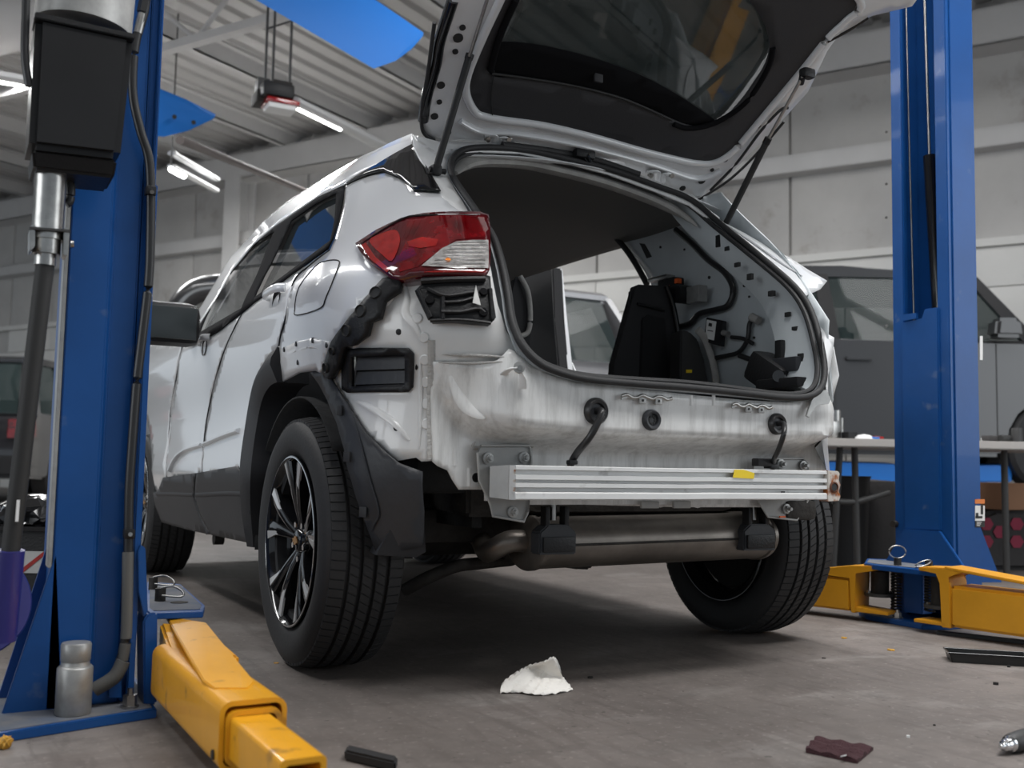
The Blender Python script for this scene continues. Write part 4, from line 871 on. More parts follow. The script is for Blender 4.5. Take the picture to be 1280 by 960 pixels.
# --- underbody
mf0, mf1 = PY(657, 678, -.40), PY(942, 668, -.40)
ax_ = (mf1-mf0).normalized(); Lm = (mf1-mf0).length
bm = bmesh.new(); lathe(bm, mf0, ax_, [(0, -.012), (.05, -.012), (.073, -.004), (.077, .0), (.077, .012), (.073, .016), (.073, Lm-.016), (.077, Lm-.012), (.077, Lm), (.05, Lm+.012), (0, Lm+.012)], 48)
for v in bm.verts: v.co.y = -.40+(v.co.y+.40)*1.45
mu = bmobj('muffler', bm, 'muffler', suv, label='dull steel rear muffler')
mtube('muffler_seam', [mf0+ax_*.05+Vector((0, -.106, -.002)), mf0+ax_*(Lm-.05)+Vector((0, -.106, -.002))], .0035, 'iron', mu, smooth_pts=0)
mtube('exhaust_pipe', [mf0+Vector((.03, 0, 0)), mf0+Vector((-.05, -.01, .005)), mf0+Vector((-.085, .03, -.02)), mf0+Vector((-.06, .12, -.03)), mf0+Vector((0, .3, 0)), mf0+Vector((.1, .7, .03)), mf0+Vector((.1, 2.0, .03))], .030, 'muffler', mu, seg=16)
mcyl('front_resonator', (-.50, .55, .32), (-.28, .55, .33), .055, 'muffler', mu)
def hanger(x, y0, wd):
    a = PY(x-wd/2, y0, -.53); b = PY(x+wd/2, y0, -.53); W_ = b.x-a.x; H_ = .078
    o = mprism('exhaust_hanger', [a+Vector((0, 0, -H_)), b+Vector((0, 0, -H_)), b+Vector((0, 0, -.02)), b+Vector((-W_*.22, 0, 0)), a+Vector((W_*.22, 0, 0)), a+Vector((0, 0, -.02))], (0, .05, 0), 'flap', suv, bev=.004)
    for s_ in (.24, .76): mbox('hanger_lug', a+Vector((W_*s_, .02, .02)), (.014, .03, .055), 'black', o, bev=.003)
    mbox('hanger_pad', a+Vector((W_*.5, -.004, -.052)), (W_*.85, .008, .04), 'black', o, bev=.003)
    mcyl('hanger_rod', a+Vector((W_*.5, .03, .01)), a+Vector((W_*.5, .03, .06)), .010, 'steel', o)
    return o
hanger(698, 656, 46); hanger(950, 655, 40)
mprism('heat_shield', [(-.30, -.2, .30), (-.05, -.2, .265), (.0, -.2, .262), (.03, -.2, .29), (.03, -.2, .33), (-.30, -.2, .33)], (0, .3, 0), 'iron', suv, bev=.006)
mcyl('axle_beam', (-.62, .05, .34), (.62, .05, .34), .045, 'iron', suv)
for sg in (-1, 1):
    mtube('trailing_arm', [(sg*.60, .05, .34), (sg*.60, .25, .33), (sg*.56, .55, .38)], .04, 'iron', suv)
    mcyl('coil_spring', (sg*.50, .08, .40), (sg*.50, .08, .62), .055, 'iron', suv); mcyl('shock_absorber', (sg*.56, -.06, .30), (sg*.52, -.02, .72), .028, 'iron', suv)
    mcyl('hub_carrier', (sg*.60, 0, .35), (sg*.70, 0, .35), .08, 'iron', suv)
    mprism('frame_rail', [(sg*.42, -.48, .44), (sg*.56, -.48, .44), (sg*.56, -.48, .60), (sg*.42, -.48, .60)], (0, .9, .05), 'iron', suv, bev=.01)
mtube('stabiliser_bar', [PY(505,738,-.15), PY(535,722,-.2), PY(570,708,-.22), PY(600,704,-.2), PY(640,700,-.1)], .018, 'iron', suv)
mbox('spare_well', (0, -.02, .52), (.75, .85, .16), 'iron', suv, bev=.05)
mbox('fuel_tank', (0, .8, .38), (1.0, .7, .16), 'iron', suv, bev=.05)
mbox('frame_bracket', PY(990, 637, -.52), (.12, .09, .06), 'iron', suv, bev=.015); mbox('orange_mark', PY(978, 646, -.57), (.022, .004, .005), 'orange', suv, bev=0)
mcyl('jack_point', PY(273, 672, 1.6)+Vector((-.02, 0, 0)), PY(273, 672, 1.6)+Vector((.02, 0, 0)), .03, 'iron', suv)
mbox('wheel_house', (-.505, .05, .62), (.03, .95, .42), 'well', suv, bev=0)
mbox('wheel_house', (.505, .05, .62), (.03, .95, .42), 'well', suv, bev=0)
mbox('wheel_house', (-.60, -.42, .60), (.20, .10, .20), 'well', suv, bev=.02)
# ================================================================== LEFT LIFT POST (near)
YP = -.36
lp = thing('lift_post', 'blue steel lift post on the left with black power unit and cable', 'car lift', (-1.45, -.25, 0), 'two-post lift columns')
def plan(name, poly, z0, z1, m, par, bev=.003, **k): return mprism(name, [(x, y, z0) for x, y in poly], (0, 0, z1-z0), m, par, bev=bev, **k)
plan('column', [(-1.523, YP), (-1.437, YP), (-1.432, YP+.006), (-1.428, YP+.014), (-1.372, YP+.016), (-1.366, YP+.03), (-1.366, -.10), (-1.523, -.10)], .02, 3.7, 'blue', lp)
plan('column_edge', [(-1.533, YP+.002), (-1.5245, YP+.002), (-1.5245, YP+.06), (-1.533, YP+.06)], .33, 3.7, 'galv', lp, bev=.001)
plan('column_flange', [(-1.357, YP-.018), (-1.341, YP-.018), (-1.341, -.10), (-1.357, -.10)], .02, 1.22, 'blue', lp)
plan('column_web', [(-1.368, YP+.018), (-1.350, YP+.018), (-1.350, -.11), (-1.368, -.11)], .02, 3.7, 'blue', lp)
plan('column_flange', [(-1.352, YP-.012), (-1.345, YP-.012), (-1.345, -.10), (-1.352, -.10)], 1.22, 3.7, 'blue', lp)
a = PZ(0, 918, .02); b = PZ(196, 886, .02)
plan('base_plate', [(a.x-.25, a.y-.06), (b.x, b.y), (b.x+.01, -.02), (a.x-.25, -.02)], 0, .02, 'blue', lp, bev=.002)
plan('base_dust', [(a.x-.24, a.y-.045), (b.x-.008, b.y+.014), (b.x, -.03), (a.x-.24, -.03)], .0195, .0215, 'bluedust', lp, bev=0)
mprism('gusset', [PY(71, 688, YP), PY(2, 893, YP), PY(20, 893, YP), PY(60, 888, YP), PY(78, 885, YP)], (0, .012, 0), 'blue', lp, bev=.002)
mprism('gusset', [PY(66, 660, -.2), PY(-5, 880, -.2), PY(60, 880, -.2)], (0, .012, 0), 'blueshade', lp)
mprism('base_lug', [PY(135, 848, YP-.01), PY(152, 850, YP-.01), PY(152, 872, YP-.01), PY(137, 872, YP-.01)], (0, .03, 0), 'blue', lp)
# anchor bolt
c = PZ(162, 884, .022); ab = mlathe('anchor_bolt', c, (0, 0, 1), [(0, .042), (.007, .042), (.007, .028), (.015, .028), (.016, .006), (.020, .005), (.020, 0)], 'steel', lp, seg=6)
# hose down the column
hs = mtube('cable', [PY(q[0], q[1], YP-.022) for q in ((184,-40),(181,10),(170,50),(166,90),(167,125),(176,165),(186,198),(188.5,240),(188,300),(186,350),(178,420),(171,480),(165,560),(161.5,620),(160.5,700),(158,780),(154,812),(150,826))], .0105, 'hose', lp, sx=1, label='black hydraulic hose')
mcyl('hose_fitting', PY(178, 18, YP-.022), PY(172, 42, YP-.022), .011, 'steel', hs); mcyl('hose_nut', PY(183, -10, YP-.022), PY(178, 16, YP-.022), .013, 'hose', hs, seg=6)
mtube('grey_sleeve', [PY(160, 690, YP-.024), PY(158, 790, YP-.024), PY(153, 825, YP-.024)], .0125, 'sleeve', hs)
bm = bmesh.new(); tube(bm, crm([PY(154, 826, YP-.03), PY(143, 846, YP-.03), PY(118, 862, YP-.02)], 6), .016, 14); bmobj('pipe_end', bm, 'sleeve', lp)
for q in ((188, 239), (161, 667)):
    k_ = mbox('cable_clamp', PY(q[0], q[1], YP-.026), (.024, .026, .022), 'black', lp, bev=.004); mcyl('clamp_screw', PY(q[0]+2, q[1]+1, YP-.04), PY(q[0]+2, q[1]+1, YP-.046), .005, 'steel', k_, seg=8)
# power unit with black oil tank
pu = mprism('power_unit', [PY(36, 184, -.62), PY(151, 197, -.62), PY(168, 44, -.62), PY(45, 17, -.62)], (0, .17, 0), 'tank', lp, bev=.014, label='black oil tank')
mprism('tank_rim', [PY(43, 22, -.626), PY(168, 49, -.626), PY(169, 42, -.626), PY(44, 14, -.626)], (0, .08, 0), 'black', pu, bev=.002)
mprism('tank_sump', [PY(40, 186, -.60), PY(147, 199, -.60), PY(143, 222, -.585), PY(42, 211, -.585)], (0, .14, 0), 'black', pu, bev=.006)
t0 = PY(104, 38, -.53); mcyl('electric_motor', t0, t0+Vector((.01, 0, .24)), .098, 'galv', pu, seg=40)
mcyl('motor_flange', t0+Vector((0, 0, .10)), t0+Vector((.002, 0, .115)), .101, 'steel', pu, seg=40)
mtube('hose', [PY(34, -40, -.60), PY(32, 20, -.60), PY(31, 70, -.60), PY(36, 108, -.60)], .008, 'hose', pu)
# silver cylinder and clevis under the tank
c0, c1 = PY(64, 205, -.54), PY(59, 300, -.54)
cy = mcyl('pump_cylinder', c0, c1, .031, 'steel', lp, seg=28); mcyl('cylinder_cap', c1+Vector((0, 0, -.0)), PY(58, 318, -.54), .027, 'steel', cy, seg=28); mcyl('cylinder_nose', PY(57, 316, -.54), PY(56, 332, -.54), .021, 'steel', cy, seg=24)
mprism('clevis', [PY(37, 282, -.575), PY(44, 280, -.575), PY(44, 308, -.575), PY(37, 314, -.575)], (0, .06, 0), 'steel', cy, bev=.002); mprism('clevis', [PY(80, 284, -.575), PY(88, 286, -.575), PY(84, 320, -.575), PY(79, 318, -.575)], (0, .06, 0), 'steel', cy, bev=.002)
mprism('clevis_ring', [PY(37, 283, -.58), PY(88, 287, -.58), PY(88, 290, -.58), PY(37, 286, -.58)], (0, .07, 0), 'darksteel', cy); mcyl('clevis_pin', PY(88, 305, -.55), PY(92, 305, -.55), .008, 'steel', cy)
mtube('hose', [PY(84, 218, -.50), PY(88, 232, -.50), PY(87, 250, -.50), PY(82, 255, -.50)], .010, 'hose', cy)
# carriage with locking pins, arm
car = thing('lift_carriage', 'blue arm carriage with locking pins at the foot of the left lift post', 'lift carriage', (-1.32, -.35, 0), 'arm carriages at the feet of the lift posts')
ZC = .212
q = [PZ(x, y, ZC) for x, y in ((184, 727), (226, 730), (256, 757), (254, 765), (184, 767))]
mprism('carriage_plate', q, (0, 0, -.014), 'blue', car, bev=.002)
mprism('plate_dust', [p+Vector((0, 0, .0005)) for p in [PZ(x, y, ZC) for x, y in ((187, 729), (225, 732), (252, 757), (250, 762), (187, 764))]], (0, 0, .0012), 'bluedust', car)
mprism('carriage_web', [PY(179, 775, YP-.03), PY(186, 766, YP-.03), PY(197, 766, YP-.03), PY(196, 880, YP-.03), PY(180, 884, YP-.03)], (0, .10, 0), 'blue', car, bev=.004)
mprism('carriage_bracket', [PY(172, 690, YP-.03), PY(176, 681, YP-.03), PY(182, 685, YP-.03), PY(185, 764, YP-.03), PY(180, 772, YP-.03), PY(173, 740, YP-.03)], (0, .10, 0), 'blue', car, bev=.002)
for (x, y, r, h) in ((200, 752, .0135, .034), (191, 737, .012, .034)):
    c = PZ(x, y, ZC); p_ = mcyl('locking_pin', c, c+Vector((0, 0, h)), r, 'iron', car); mtube('pin_ring', [c+Vector((0, 0, h)), c+Vector((.03, -.01, h+.004)), c+Vector((.052, -.02, h-.01)), c+Vector((.045, -.03, h-.02)), c+Vector((.0, -.02, h-.016))], .0028, 'steel', p_)
c = PZ(224, 754, ZC); mcyl('pin_cap', c, c+Vector((0, 0, .003)), .022, 'iron', car)
arm = thing('swing_arm', 'yellow telescopic lift arm in the left foreground reaching toward the viewer', 'lift arm', (-1.3, -.7, 0), 'yellow swing arms of the lift')
def armbox(name, nl, nr, fl, T, Bt, m, par, bev=.012, hollow=True):
    """tube with near-left, near-right, far-left top corners (world)"""
    fr = fl+(nr-nl); ax = (fl-nl); u = (nr-nl).normalized(); wd = (nr-nl).length; h = T-Bt; L_ = ax.length; a = ax.normalized()
    u = (u-a*u.dot(a)).normalized(); up = Vector((0, 0, 1)); t = .009; bm = bmesh.new()
    def ring(o, i, r):
        pts = []
        for (sx, sz, a0) in ((1, 1, 0), (0, 1, 90), (0, 0, 180), (1, 0, 270)):
            cx = (wd-i-r if sx else i+r); cz = (-i-r if sz else -h+i+r)
            for k in range(5):
                an = math.radians(a0+90*k/4); pts.append(o+u*(cx+math.cos(an)*r)+up*(cz+math.sin(an)*r))
        return pts
    rr = [ring(nl, 0, bev), ring(fl, 0, bev), ring(fl, t, bev*.6), ring(nl, t, bev*.6)]
    V = [[bm.verts.new(p) for p in r] for r in rr]; n = len(V[0])
    for A, Bq in zip(V, V[1:]+V[:1]):
        for i in range(n): bm.faces.new((A[i], A[(i+1) % n], Bq[(i+1) % n], Bq[i]))
    return bmobj(name, bm, m, par, smooth_angle=50)
T = .160
nl, nr, fl_ = PZ(275, 878, T), PZ(361, 871, T), PZ(191, 806, T)
armbox('outer_tube', nl, nr, fl_, T, .04, 'yellow', arm, .022)
T2 = T-.016; armbox('middle_tube', PZ(283, 890, T2), PZ(354, 884, T2), fl_+(PZ(283, 890, T2)-nl), T2, .05, 'yellow', arm, .018)
T3 = T2-.010; n3 = PZ(350, 951, T3); armbox('inner_tube', n3, PZ(412, 947, T3), n3+(fl_-nl).normalized()*.65, T3, .06, 'yellow', arm, .008)
mprism('arm_strap', [PZ(208, 770, .197), PZ(258, 778, .197), PZ(312, 845, .166), PZ(318, 852, .163), PZ(310, 860, .162), PZ(268, 860, .162), PZ(254, 850, .165)], (0, 0, -.010), 'yellow', arm, bev=.002)
mprism('arm_neck', [PZ(200, 778, .19), PZ(255, 781, .19), PZ(300, 820, .15), PZ(215, 822, .15)], (0, 0, -.11), 'yellow', arm, bev=.006)
c = PY(266, 940, nl.y-.004); mcyl('arm_bolt', nl+Vector((-.004, .03, -.095)), nl+Vector((.01, .03, -.095)), .009, 'iron', arm, seg=12)
ad = PZ(91, 892, .0215); s = 1
o = mlathe('stack_adapter', ad, (0, 0, 1), [(0, 0), (.035, 0), (.037, .003), (.037, .098), (.034, .102), (.031, .103), (.030, .105), (.029, .112), (.031, .115), (.0315, .148), (.029, .152), (0, .153)], 'galv', None, seg=40)
tag(o, 'silver round steel adapter standing on the left post base plate', 'lift adapter')
# ================================================================== RIGHT LIFT POST
XR, YN, YF = 1.60, -.24, .03
rp = thing('lift_post', 'blue steel lift post on the right with cables and black ram inside', 'car lift', (1.69, -.1, 0), 'two-post lift columns')
plan('column', [(XR, YN), (XR, YN+.055), (XR+.012, YN+.055), (XR+.012, YN+.014), (XR+.145, YN+.014), (XR+.145, YF-.014), (XR+.012, YF-.014), (XR+.012, YF-.055), (XR, YF-.055), (XR, YF), (XR+.165, YF), (XR+.165, YN)], .02, 3.8, 'blue', rp)
plan('column_rib', [(XR+.02, YN-.006), (XR+.035, YN-.006), (XR+.035, YN+.0), (XR+.02, YN+.0)], .02, 3.8, 'blue', rp, bev=.002)
ca = PX(1152, 300, XR+.12); mcyl('ram', (XR+.09, -.155, .6), PX(1162, 195, XR+.09), .026, 'gloss_black', rp); mcyl('ram_rod', PX(1162, 196, XR+.09), PX(1154, -60, XR+.09), .006, 'steel', rp)
mtube('cable', [PX(1143, 420, XR+.06), PX(1137, 200, XR+.06), PX(1131, -60, XR+.06)], .004, 'steel', rp, smooth_pts=0)
cg = [PX(1130, 662, XR-.012), PX(1175, 664, XR-.012), PX(1172, 384, XR-.012), PX(1155, 386, XR-.012), PX(1153, 399, XR-.012), PX(1126, 403, XR-.012)]
cgo = mprism('carriage_tube', cg, (.09, 0, 0), 'blue', rp, bev=.004)
mprism('carriage_lip', [PX(1129, 401, XR-.02), PX(1145, 398, XR-.02), PX(1145, 391, XR-.02), PX(1129, 393, XR-.02)], (.01, 0, 0), 'blue', cgo)
mprism('base_gusset', [PY(1226, 660, YF-.02), PY(1252, 728, YF-.02), PY(1226, 728, YF-.02)], (0, .012, 0), 'blue', rp)
plan('base_plate', [(1.44, YN+.01), (1.44, YF), (1.50, YF+.10), (2.0, YF+.1), (2.0, YN-.03), (1.52, YN-.03)], 0, .02, 'blue', rp, bev=.003)
b1 = PZ(1122, 772, .022); mlathe('anchor_bolt', b1, (0, 0, 1), [(0, .03), (.008, .03), (.008, .02), (.015, .02), (.015, .004), (.02, .003), (.02, 0)], 'steel', rp, seg=6)
for y in (407, 372*1-100+0, 230, 165): mcyl('rivet', PX(1108, y, XR-.001), PX(1108, y, XR-.004), .006, 'steel', rp, seg=10)
mcyl('pivot_stub', PX(1116, 655, XR-.02), PX(1120, 655, XR), .013, 'iron', rp)
# warning decal
def pyq(l, y, m, name, par): return mprism(name, [PY(a, b, y) for a, b in l], (0, .0008, 0), m, par)
YD = YN-.001
dc = pyq([(1219,632),(1231,632),(1231,651),(1219,651)], YD-.0008, 'white', 'warning_decal', rp)
pyq([(1219,624),(1231,624),(1231,629.5),(1219,629.5)], YD-.0008, 'sticker_orange', 'decal_header', dc); pyq([(1219,651),(1231,651),(1231,659),(1219,659)], YD-.0008, 'print', 'decal_footer', dc)
pyq([(1226,631),(1229,631),(1229,643),(1226,643)], YD-.0018, 'print', 'decal_mark', dc); pyq([(1219.5,645),(1228,645),(1228,648),(1219.5,648)], YD-.0018, 'print', 'decal_mark', dc); pyq([(1220,641),(1223,641),(1223,646),(1220,646)], YD-.0018, 'print', 'decal_mark', dc)
for k in range(3): pyq([(1221,652.5+k*2),(1227-k,652.5+k*2),(1227-k,653.3+k*2),(1221,653.3+k*2)], YD-.0018, 'white', 'decal_text', dc)
pyq([(1225,420),(1228.5,420),(1228.5,450),(1225,450)], YD-.001, 'white', 'small_label', rp)
# carriage at the foot
car2 = thing('lift_carriage', 'blue arm carriage with locking pins at the foot of the right lift post', 'lift carriage', (1.5, -.1, 0), 'arm carriages at the feet of the lift posts')
Z2 = .222
pl = [PZ(1080, 704, Z2), PZ(1098, 707, Z2), PZ(1180, 716, Z2), PZ(1203, 715, Z2), PZ(1209, 709, Z2), PZ(1150, 700, Z2), PZ(1084, 698, Z2)]
mprism('carriage_plate', pl, (0, 0, -.018), 'blue', car2, bev=.002)
mprism('plate_dust', [PZ(x, y, Z2+.0005) for x, y in ((1084,703),(1100,705.5),(1180,713.5),(1200,712.5),(1203,709),(1150,701.5),(1086,699.5))], (0, 0, .001), 'bluedust', car2)
mprism('upright_plate', [PX(1130, 661, XR-.018), PX(1174, 664, XR-.018), PX(1209, 716, XR-.018), PX(1105, 704, XR-.018)], (.014, 0, 0), 'blue', car2, bev=.002)
mprism('carriage_post', [PX(1129, 712, 1.50), PX(1153, 714, 1.50), PX(1153, 768, 1.50), PX(1129, 765, 1.50)], (.06, 0, 0), 'blue', car2, bev=.003)
for x, y, flip in ((1122, 707, 0), (1161, 711, 1)):
    c = PZ(x, y, Z2); p_ = mcyl('locking_pin', c, c+Vector((0, 0, .03)), .014, 'iron', car2)
    rg = [c+Vector((math.cos(t)*.032*CR[0], math.cos(t)*.032*CR[1], .052+math.sin(t)*.024)) if not flip else c+Vector((-.03+math.cos(t)*.035, math.sin(t)*.02, .02+math.cos(t)*.012)) for t in [2*PI*i/20 for i in range(20)]]
    mtube('pin_ring', rg, .0028, 'steel', p_, smooth_pts=0, closed=True)
for px_, y0, y1 in ((1100, 714, 745), (1176, 716, 760)):
    a = PX(px_, y0, 1.47); b = PX(px_, y1, 1.47); g_ = mcyl('pivot_sleeve', a, b, .034, 'iron', car2, seg=24); mcyl('gear_ring', b+Vector((0, 0, .012)), b, .058, 'darksteel', car2, seg=28)
    for k in (-1, 1): mcyl('gear_bolt', b+Vector((CR[0]*.045*k, CR[1]*.045*k, .012)), b+Vector((CR[0]*.045*k, CR[1]*.045*k, .020)), .008, 'steel', car2, seg=6)
for px_, y0, y1 in ((1120, 713, 762), (1162, 717, 764)):
    a = PX(px_, y0, 1.50); b = PX(px_, y1, 1.50); pts = [a.lerp(b, i/90)+Vector((math.cos(i*.9)*.018, math.sin(i*.9)*.018, 0)) for i in range(91)]
    mtube('return_spring', pts, .004, 'iron', car2, smooth_pts=0, seg=5)
def rarm(name, label, A, Bp, T, Bt, wd):
    r_ = thing('swing_arm', label, 'lift arm', ((A+Bp)/2)*Vector((1, 1, 0)) if False else (A.x, A.y, 0), 'yellow swing arms of the lift'); return r_
# left one, running back under the SUV
A = PZ(1063, 764, .035); E_ = PZ(880, 742, .035); d = (E_-A).normalized(); nrm = Vector((-d.y, d.x, 0)); nrm = nrm if nrm.y > 0 else -nrm
ra = thing('swing_arm', 'yellow lift arm running behind the right rear wheel from the right post', 'lift arm', (A.x, A.y, 0), 'yellow swing arms of the lift')
mprism('outer_tube', [A, A+d*.62, A+d*.62+nrm*.13, A+nrm*.13], (0, 0, .125), 'shadedyellow', ra, bev=.008)
mprism('arm_fork', [A+Vector((0, 0, -.005)), A-d*.02+Vector((0, 0, -.005)), A-d*.02+Vector((0, 0, .15)), A-d*.16+Vector((0, 0, .175)), A-d*.16+Vector((0, 0, .187)), A+Vector((0, 0, .175)), A+d*.18+Vector((0, 0, .145)), A+d*.18+Vector((0, 0, .13)), A+Vector((0, 0, .13))], nrm*.12, 'shadedyellow', ra, bev=.003)
mprism('arm_lug', [A-d*.02+Vector((0, 0, .0)), A-d*.15+Vector((0, 0, .0)), A-d*.15+Vector((0, 0, .012)), A-d*.02+Vector((0, 0, .02))], nrm*.10, 'shadedyellow', ra, bev=.002)
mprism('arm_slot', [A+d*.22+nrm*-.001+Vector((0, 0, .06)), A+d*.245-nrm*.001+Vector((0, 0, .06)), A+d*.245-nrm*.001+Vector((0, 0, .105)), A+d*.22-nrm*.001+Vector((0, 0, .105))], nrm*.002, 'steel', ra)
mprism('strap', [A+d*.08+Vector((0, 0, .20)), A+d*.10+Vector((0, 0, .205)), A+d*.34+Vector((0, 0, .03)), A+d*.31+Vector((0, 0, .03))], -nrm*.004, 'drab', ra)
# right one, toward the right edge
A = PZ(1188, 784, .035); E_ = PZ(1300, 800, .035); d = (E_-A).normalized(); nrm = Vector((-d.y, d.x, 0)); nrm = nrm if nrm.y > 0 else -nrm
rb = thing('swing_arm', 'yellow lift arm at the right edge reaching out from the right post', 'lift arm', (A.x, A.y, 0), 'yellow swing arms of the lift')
mprism('outer_tube', [A, A+d*1.1, A+d*1.1+nrm*.14, A+nrm*.14], (0, 0, .145), 'shadedyellow', rb, bev=.010)
mprism('arm_fork', [A-d*.035+Vector((0, 0, -.005)), A+Vector((0, 0, -.005)), A+Vector((0, 0, .155)), A-d*.01+Vector((0, 0, .175)), A+d*.05+Vector((0, 0, .195)), A-d*.02+Vector((0, 0, .205)), A-d*.12+Vector((0, 0, .20)), A-d*.12+Vector((0, 0, .187)), A-d*.05+Vector((0, 0, .185)), A-d*.035+Vector((0, 0, .15))], nrm*.12, 'shadedyellow', rb, bev=.003)
mprism('arm_strap', [A-d*.02+Vector((0, 0, .20)), A-d*.02+nrm*.12+Vector((0, 0, .20)), A+d*.6+nrm*.12+Vector((0, 0, .145)), A+d*.6+Vector((0, 0, .145))], (0, 0, .010), 'shadedyellow', rb, bev=.002)
mprism('arm_lug', [A-d*.14+Vector((0, 0, .0)), A-d*.02+Vector((0, 0, .0)), A-d*.02+Vector((0, 0, .012)), A-d*.14+Vector((0, 0, .012))], nrm*.10, 'shadedyellow', rb, bev=.002)
# ================================================================== BACKGROUND CARS
def bgcar(name, label, pos, head, paint, Lc=4.7, Wc=1.86, H=1.72, z=0, kind='suv', wheels=True, bel=1.05):
    """pos: ground centre; head: direction of the nose in radians from +X"""
    r_ = thing(name, label, 'car', pos)
    T = Matrix.Translation(Vector(pos)+Vector((0, 0, z))) @ Matrix.Rotation(head, 4, 'Z')
    h = Lc/2; w2 = Wc/2; rw = .36; fx, rx = h-.88, -h+.85
    def arch(cx, up):
        return [(cx+math.cos(a)*(rw+.06), rw+math.sin(a)*(rw+.06)) for a in [math.radians(t) for t in (range(180, -1, -20) if up else range(0, 181, 20))]]
    low = [(-h, .45), (-h, .32)]+[(rx-rw-.06, .30)]+arch(rx, True)+[(rx+rw+.06, .28), (fx-rw-.06, .28)]+arch(fx, True)+[(fx+rw+.06, .30), (h-.04, .35), (h, .55), (h-.03, .80), (h-.25, .96), (fx-.15, bel+.02), (.0, bel), (-h+.12, bel+.04), (-h+.01, .95)]
    def P3(x, y, zz): return T @ Vector((x, y, zz))
    def slab(nm, pl, y0, y1, m, par, inset=0, bev=.03, kind=None):
        bm = bmesh.new(); A = [bm.verts.new(P3(x, y0, zz)) for x, zz in pl]; Bq = [bm.verts.new(P3(x, y1, zz)) for x, zz in pl]
        bm.faces.new(A); bm.faces.new(Bq[::-1])
        for i in range(len(pl)): bm.faces.new((A[i], Bq[i], Bq[(i+1) % len(pl)], A[(i+1) % len(pl)]))
        if bev: bmesh.ops.bevel(bm, geom=[e for e in bm.edges], offset=bev, segments=2, affect='EDGES', clamp_overlap=True)
        return bmobj(nm, bm, m, par)
    body = slab('body', low, -w2, w2, paint, r_)
    top = H; yt = w2-.20
    # greenhouse frame: roof plate, pillars as lofts between belt and roof
    xs_b = (-h+.10, -h+.95, -h+1.5, .50+.0, fx-.15); xs_t = (-h+.35, -h+1.0, -h+1.48, .35, .62)
    slab('roof', [(xs_t[0]-.12, top-.06), (xs_t[0], top-.01), (-.4, top), (xs_t[4]-.1, top-.05), (xs_t[4]+.05, top-.11), (xs_t[0]-.12, top-.11)], -yt, yt, paint, r_, bev=.02)
    for sgn in (-1, 1):
        yb, yy = sgn*(w2-.02), sgn*yt
        ptop = (lambda x: P3(x, yy, top-.07)); pb = (lambda x: P3(x, yb, bel))
        for i, (a, b, wd) in enumerate(((xs_b[0], xs_t[0], .16), (xs_b[1], xs_t[1], .07), (xs_b[2], xs_t[2], .07), (xs_b[4], xs_t[4], .07))):
            bm = bmesh.new(); iv = P3(0, -sgn*.05, 0)-P3(0, 0, 0); prism(bm, [pb(a-wd), pb(a+wd), ptop(b+wd*.7), ptop(b-wd*.7)], iv); bmobj('pillar', bm, paint if i in (0, 3) else 'black', r_)
        for i, (a, b, c, d) in enumerate(((xs_b[0], xs_b[1], xs_t[1], xs_t[0]), (xs_b[1], xs_b[2], xs_t[2], xs_t[1]), (xs_b[2], xs_b[4], xs_t[4], xs_t[2]))):
            bm = bmesh.new(); iv = (P3(0, -sgn*.02, 0)-P3(0, 0, 0)); prism(bm, [pb(a)+iv, pb(b)+iv, ptop(c)+iv, ptop(d)+iv], iv*.3); bmobj('side_window', bm, 'carglass', r_)
        for x in (-h+.85, -.45): slab('door_handle', [(x, bel-.16), (x+.20, bel-.16), (x+.20, bel-.13), (x, bel-.13)], sgn*w2, sgn*(w2+.04), paint, r_, bev=.008)
        for x in (-h+1.0, -h+1.52, fx-rw-.10): slab('door_gap', [(x, .35), (x+.008, .35), (x+.008, bel-.01), (x, bel-.01)], sgn*(w2-.004), sgn*(w2+.002), 'print', r_, bev=0)
        slab('door_mirror', [(fx-.55, bel+.02), (fx-.33, bel+.02), (fx-.35, bel+.17), (fx-.53, bel+.17)], sgn*(w2+.02), sgn*(w2+.20), paint, r_, bev=.03)
        slab('tail_lamp', [(-h-.01, .78), (-h+.14, .80), (-h+.10, 1.02), (-h, 1.0)], sgn*(w2-.28), sgn*(w2+.004), 'red', r_, bev=.01)
        slab('headlamp', [(h-.42, .80), (h-.06, .70), (h-.08, .84), (h-.40, .90)], sgn*(w2-.3), sgn*(w2+.003), 'clear', r_, bev=.01)
        if wheels:
            for x in (rx, fx):
                c = P3(x, sgn*(w2-.12), rw); ax = (P3(0, sgn, 0)-P3(0, 0, 0)).normalized()
                ty = mlathe('wheel', c, ax, [(.22, -.11), (.33, -.11), (.36, -.08), (.36, .08), (.33, .11), (.24, .11), (.22, .09)], 'rubber', r_, seg=36)
                mlathe('rim', c, ax, [(0, .06), (.05, .06), (.07, .03), (.18, .05), (.22, .09), (.23, .09)], 'steel', ty, seg=36)
    bm = bmesh.new(); prism(bm, [P3(xs_b[4]+.02, -w2+.1, bel), P3(xs_b[4]+.02, w2-.1, bel), P3(xs_t[4]+.02, yt-.06, top-.08), P3(xs_t[4]+.02, -yt+.06, top-.08)], (0, 0, .01)); bmobj('windscreen', bm, 'carglass', r_)
    bm = bmesh.new(); prism(bm, [P3(-h+.06, -w2+.2, bel+.02), P3(-h+.06, w2-.2, bel+.02), P3(xs_t[0]-.10, yt-.08, top-.10), P3(xs_t[0]-.10, -yt+.08, top-.10)], (0, 0, .01)); bmobj('rear_window', bm, 'carglass', r_)
    slab('rear_bumper', [(-h-.05, .34), (-h+.2, .34), (-h+.2, .58), (-h-.05, .58)], -w2+.02, w2-.02, 'black', r_, bev=.03)
    slab('number_plate', [(-h-.012, .78), (-h, .78), (-h, .92), (-h-.012, .92)], -.26, .26, 'plate', r_, bev=.004)
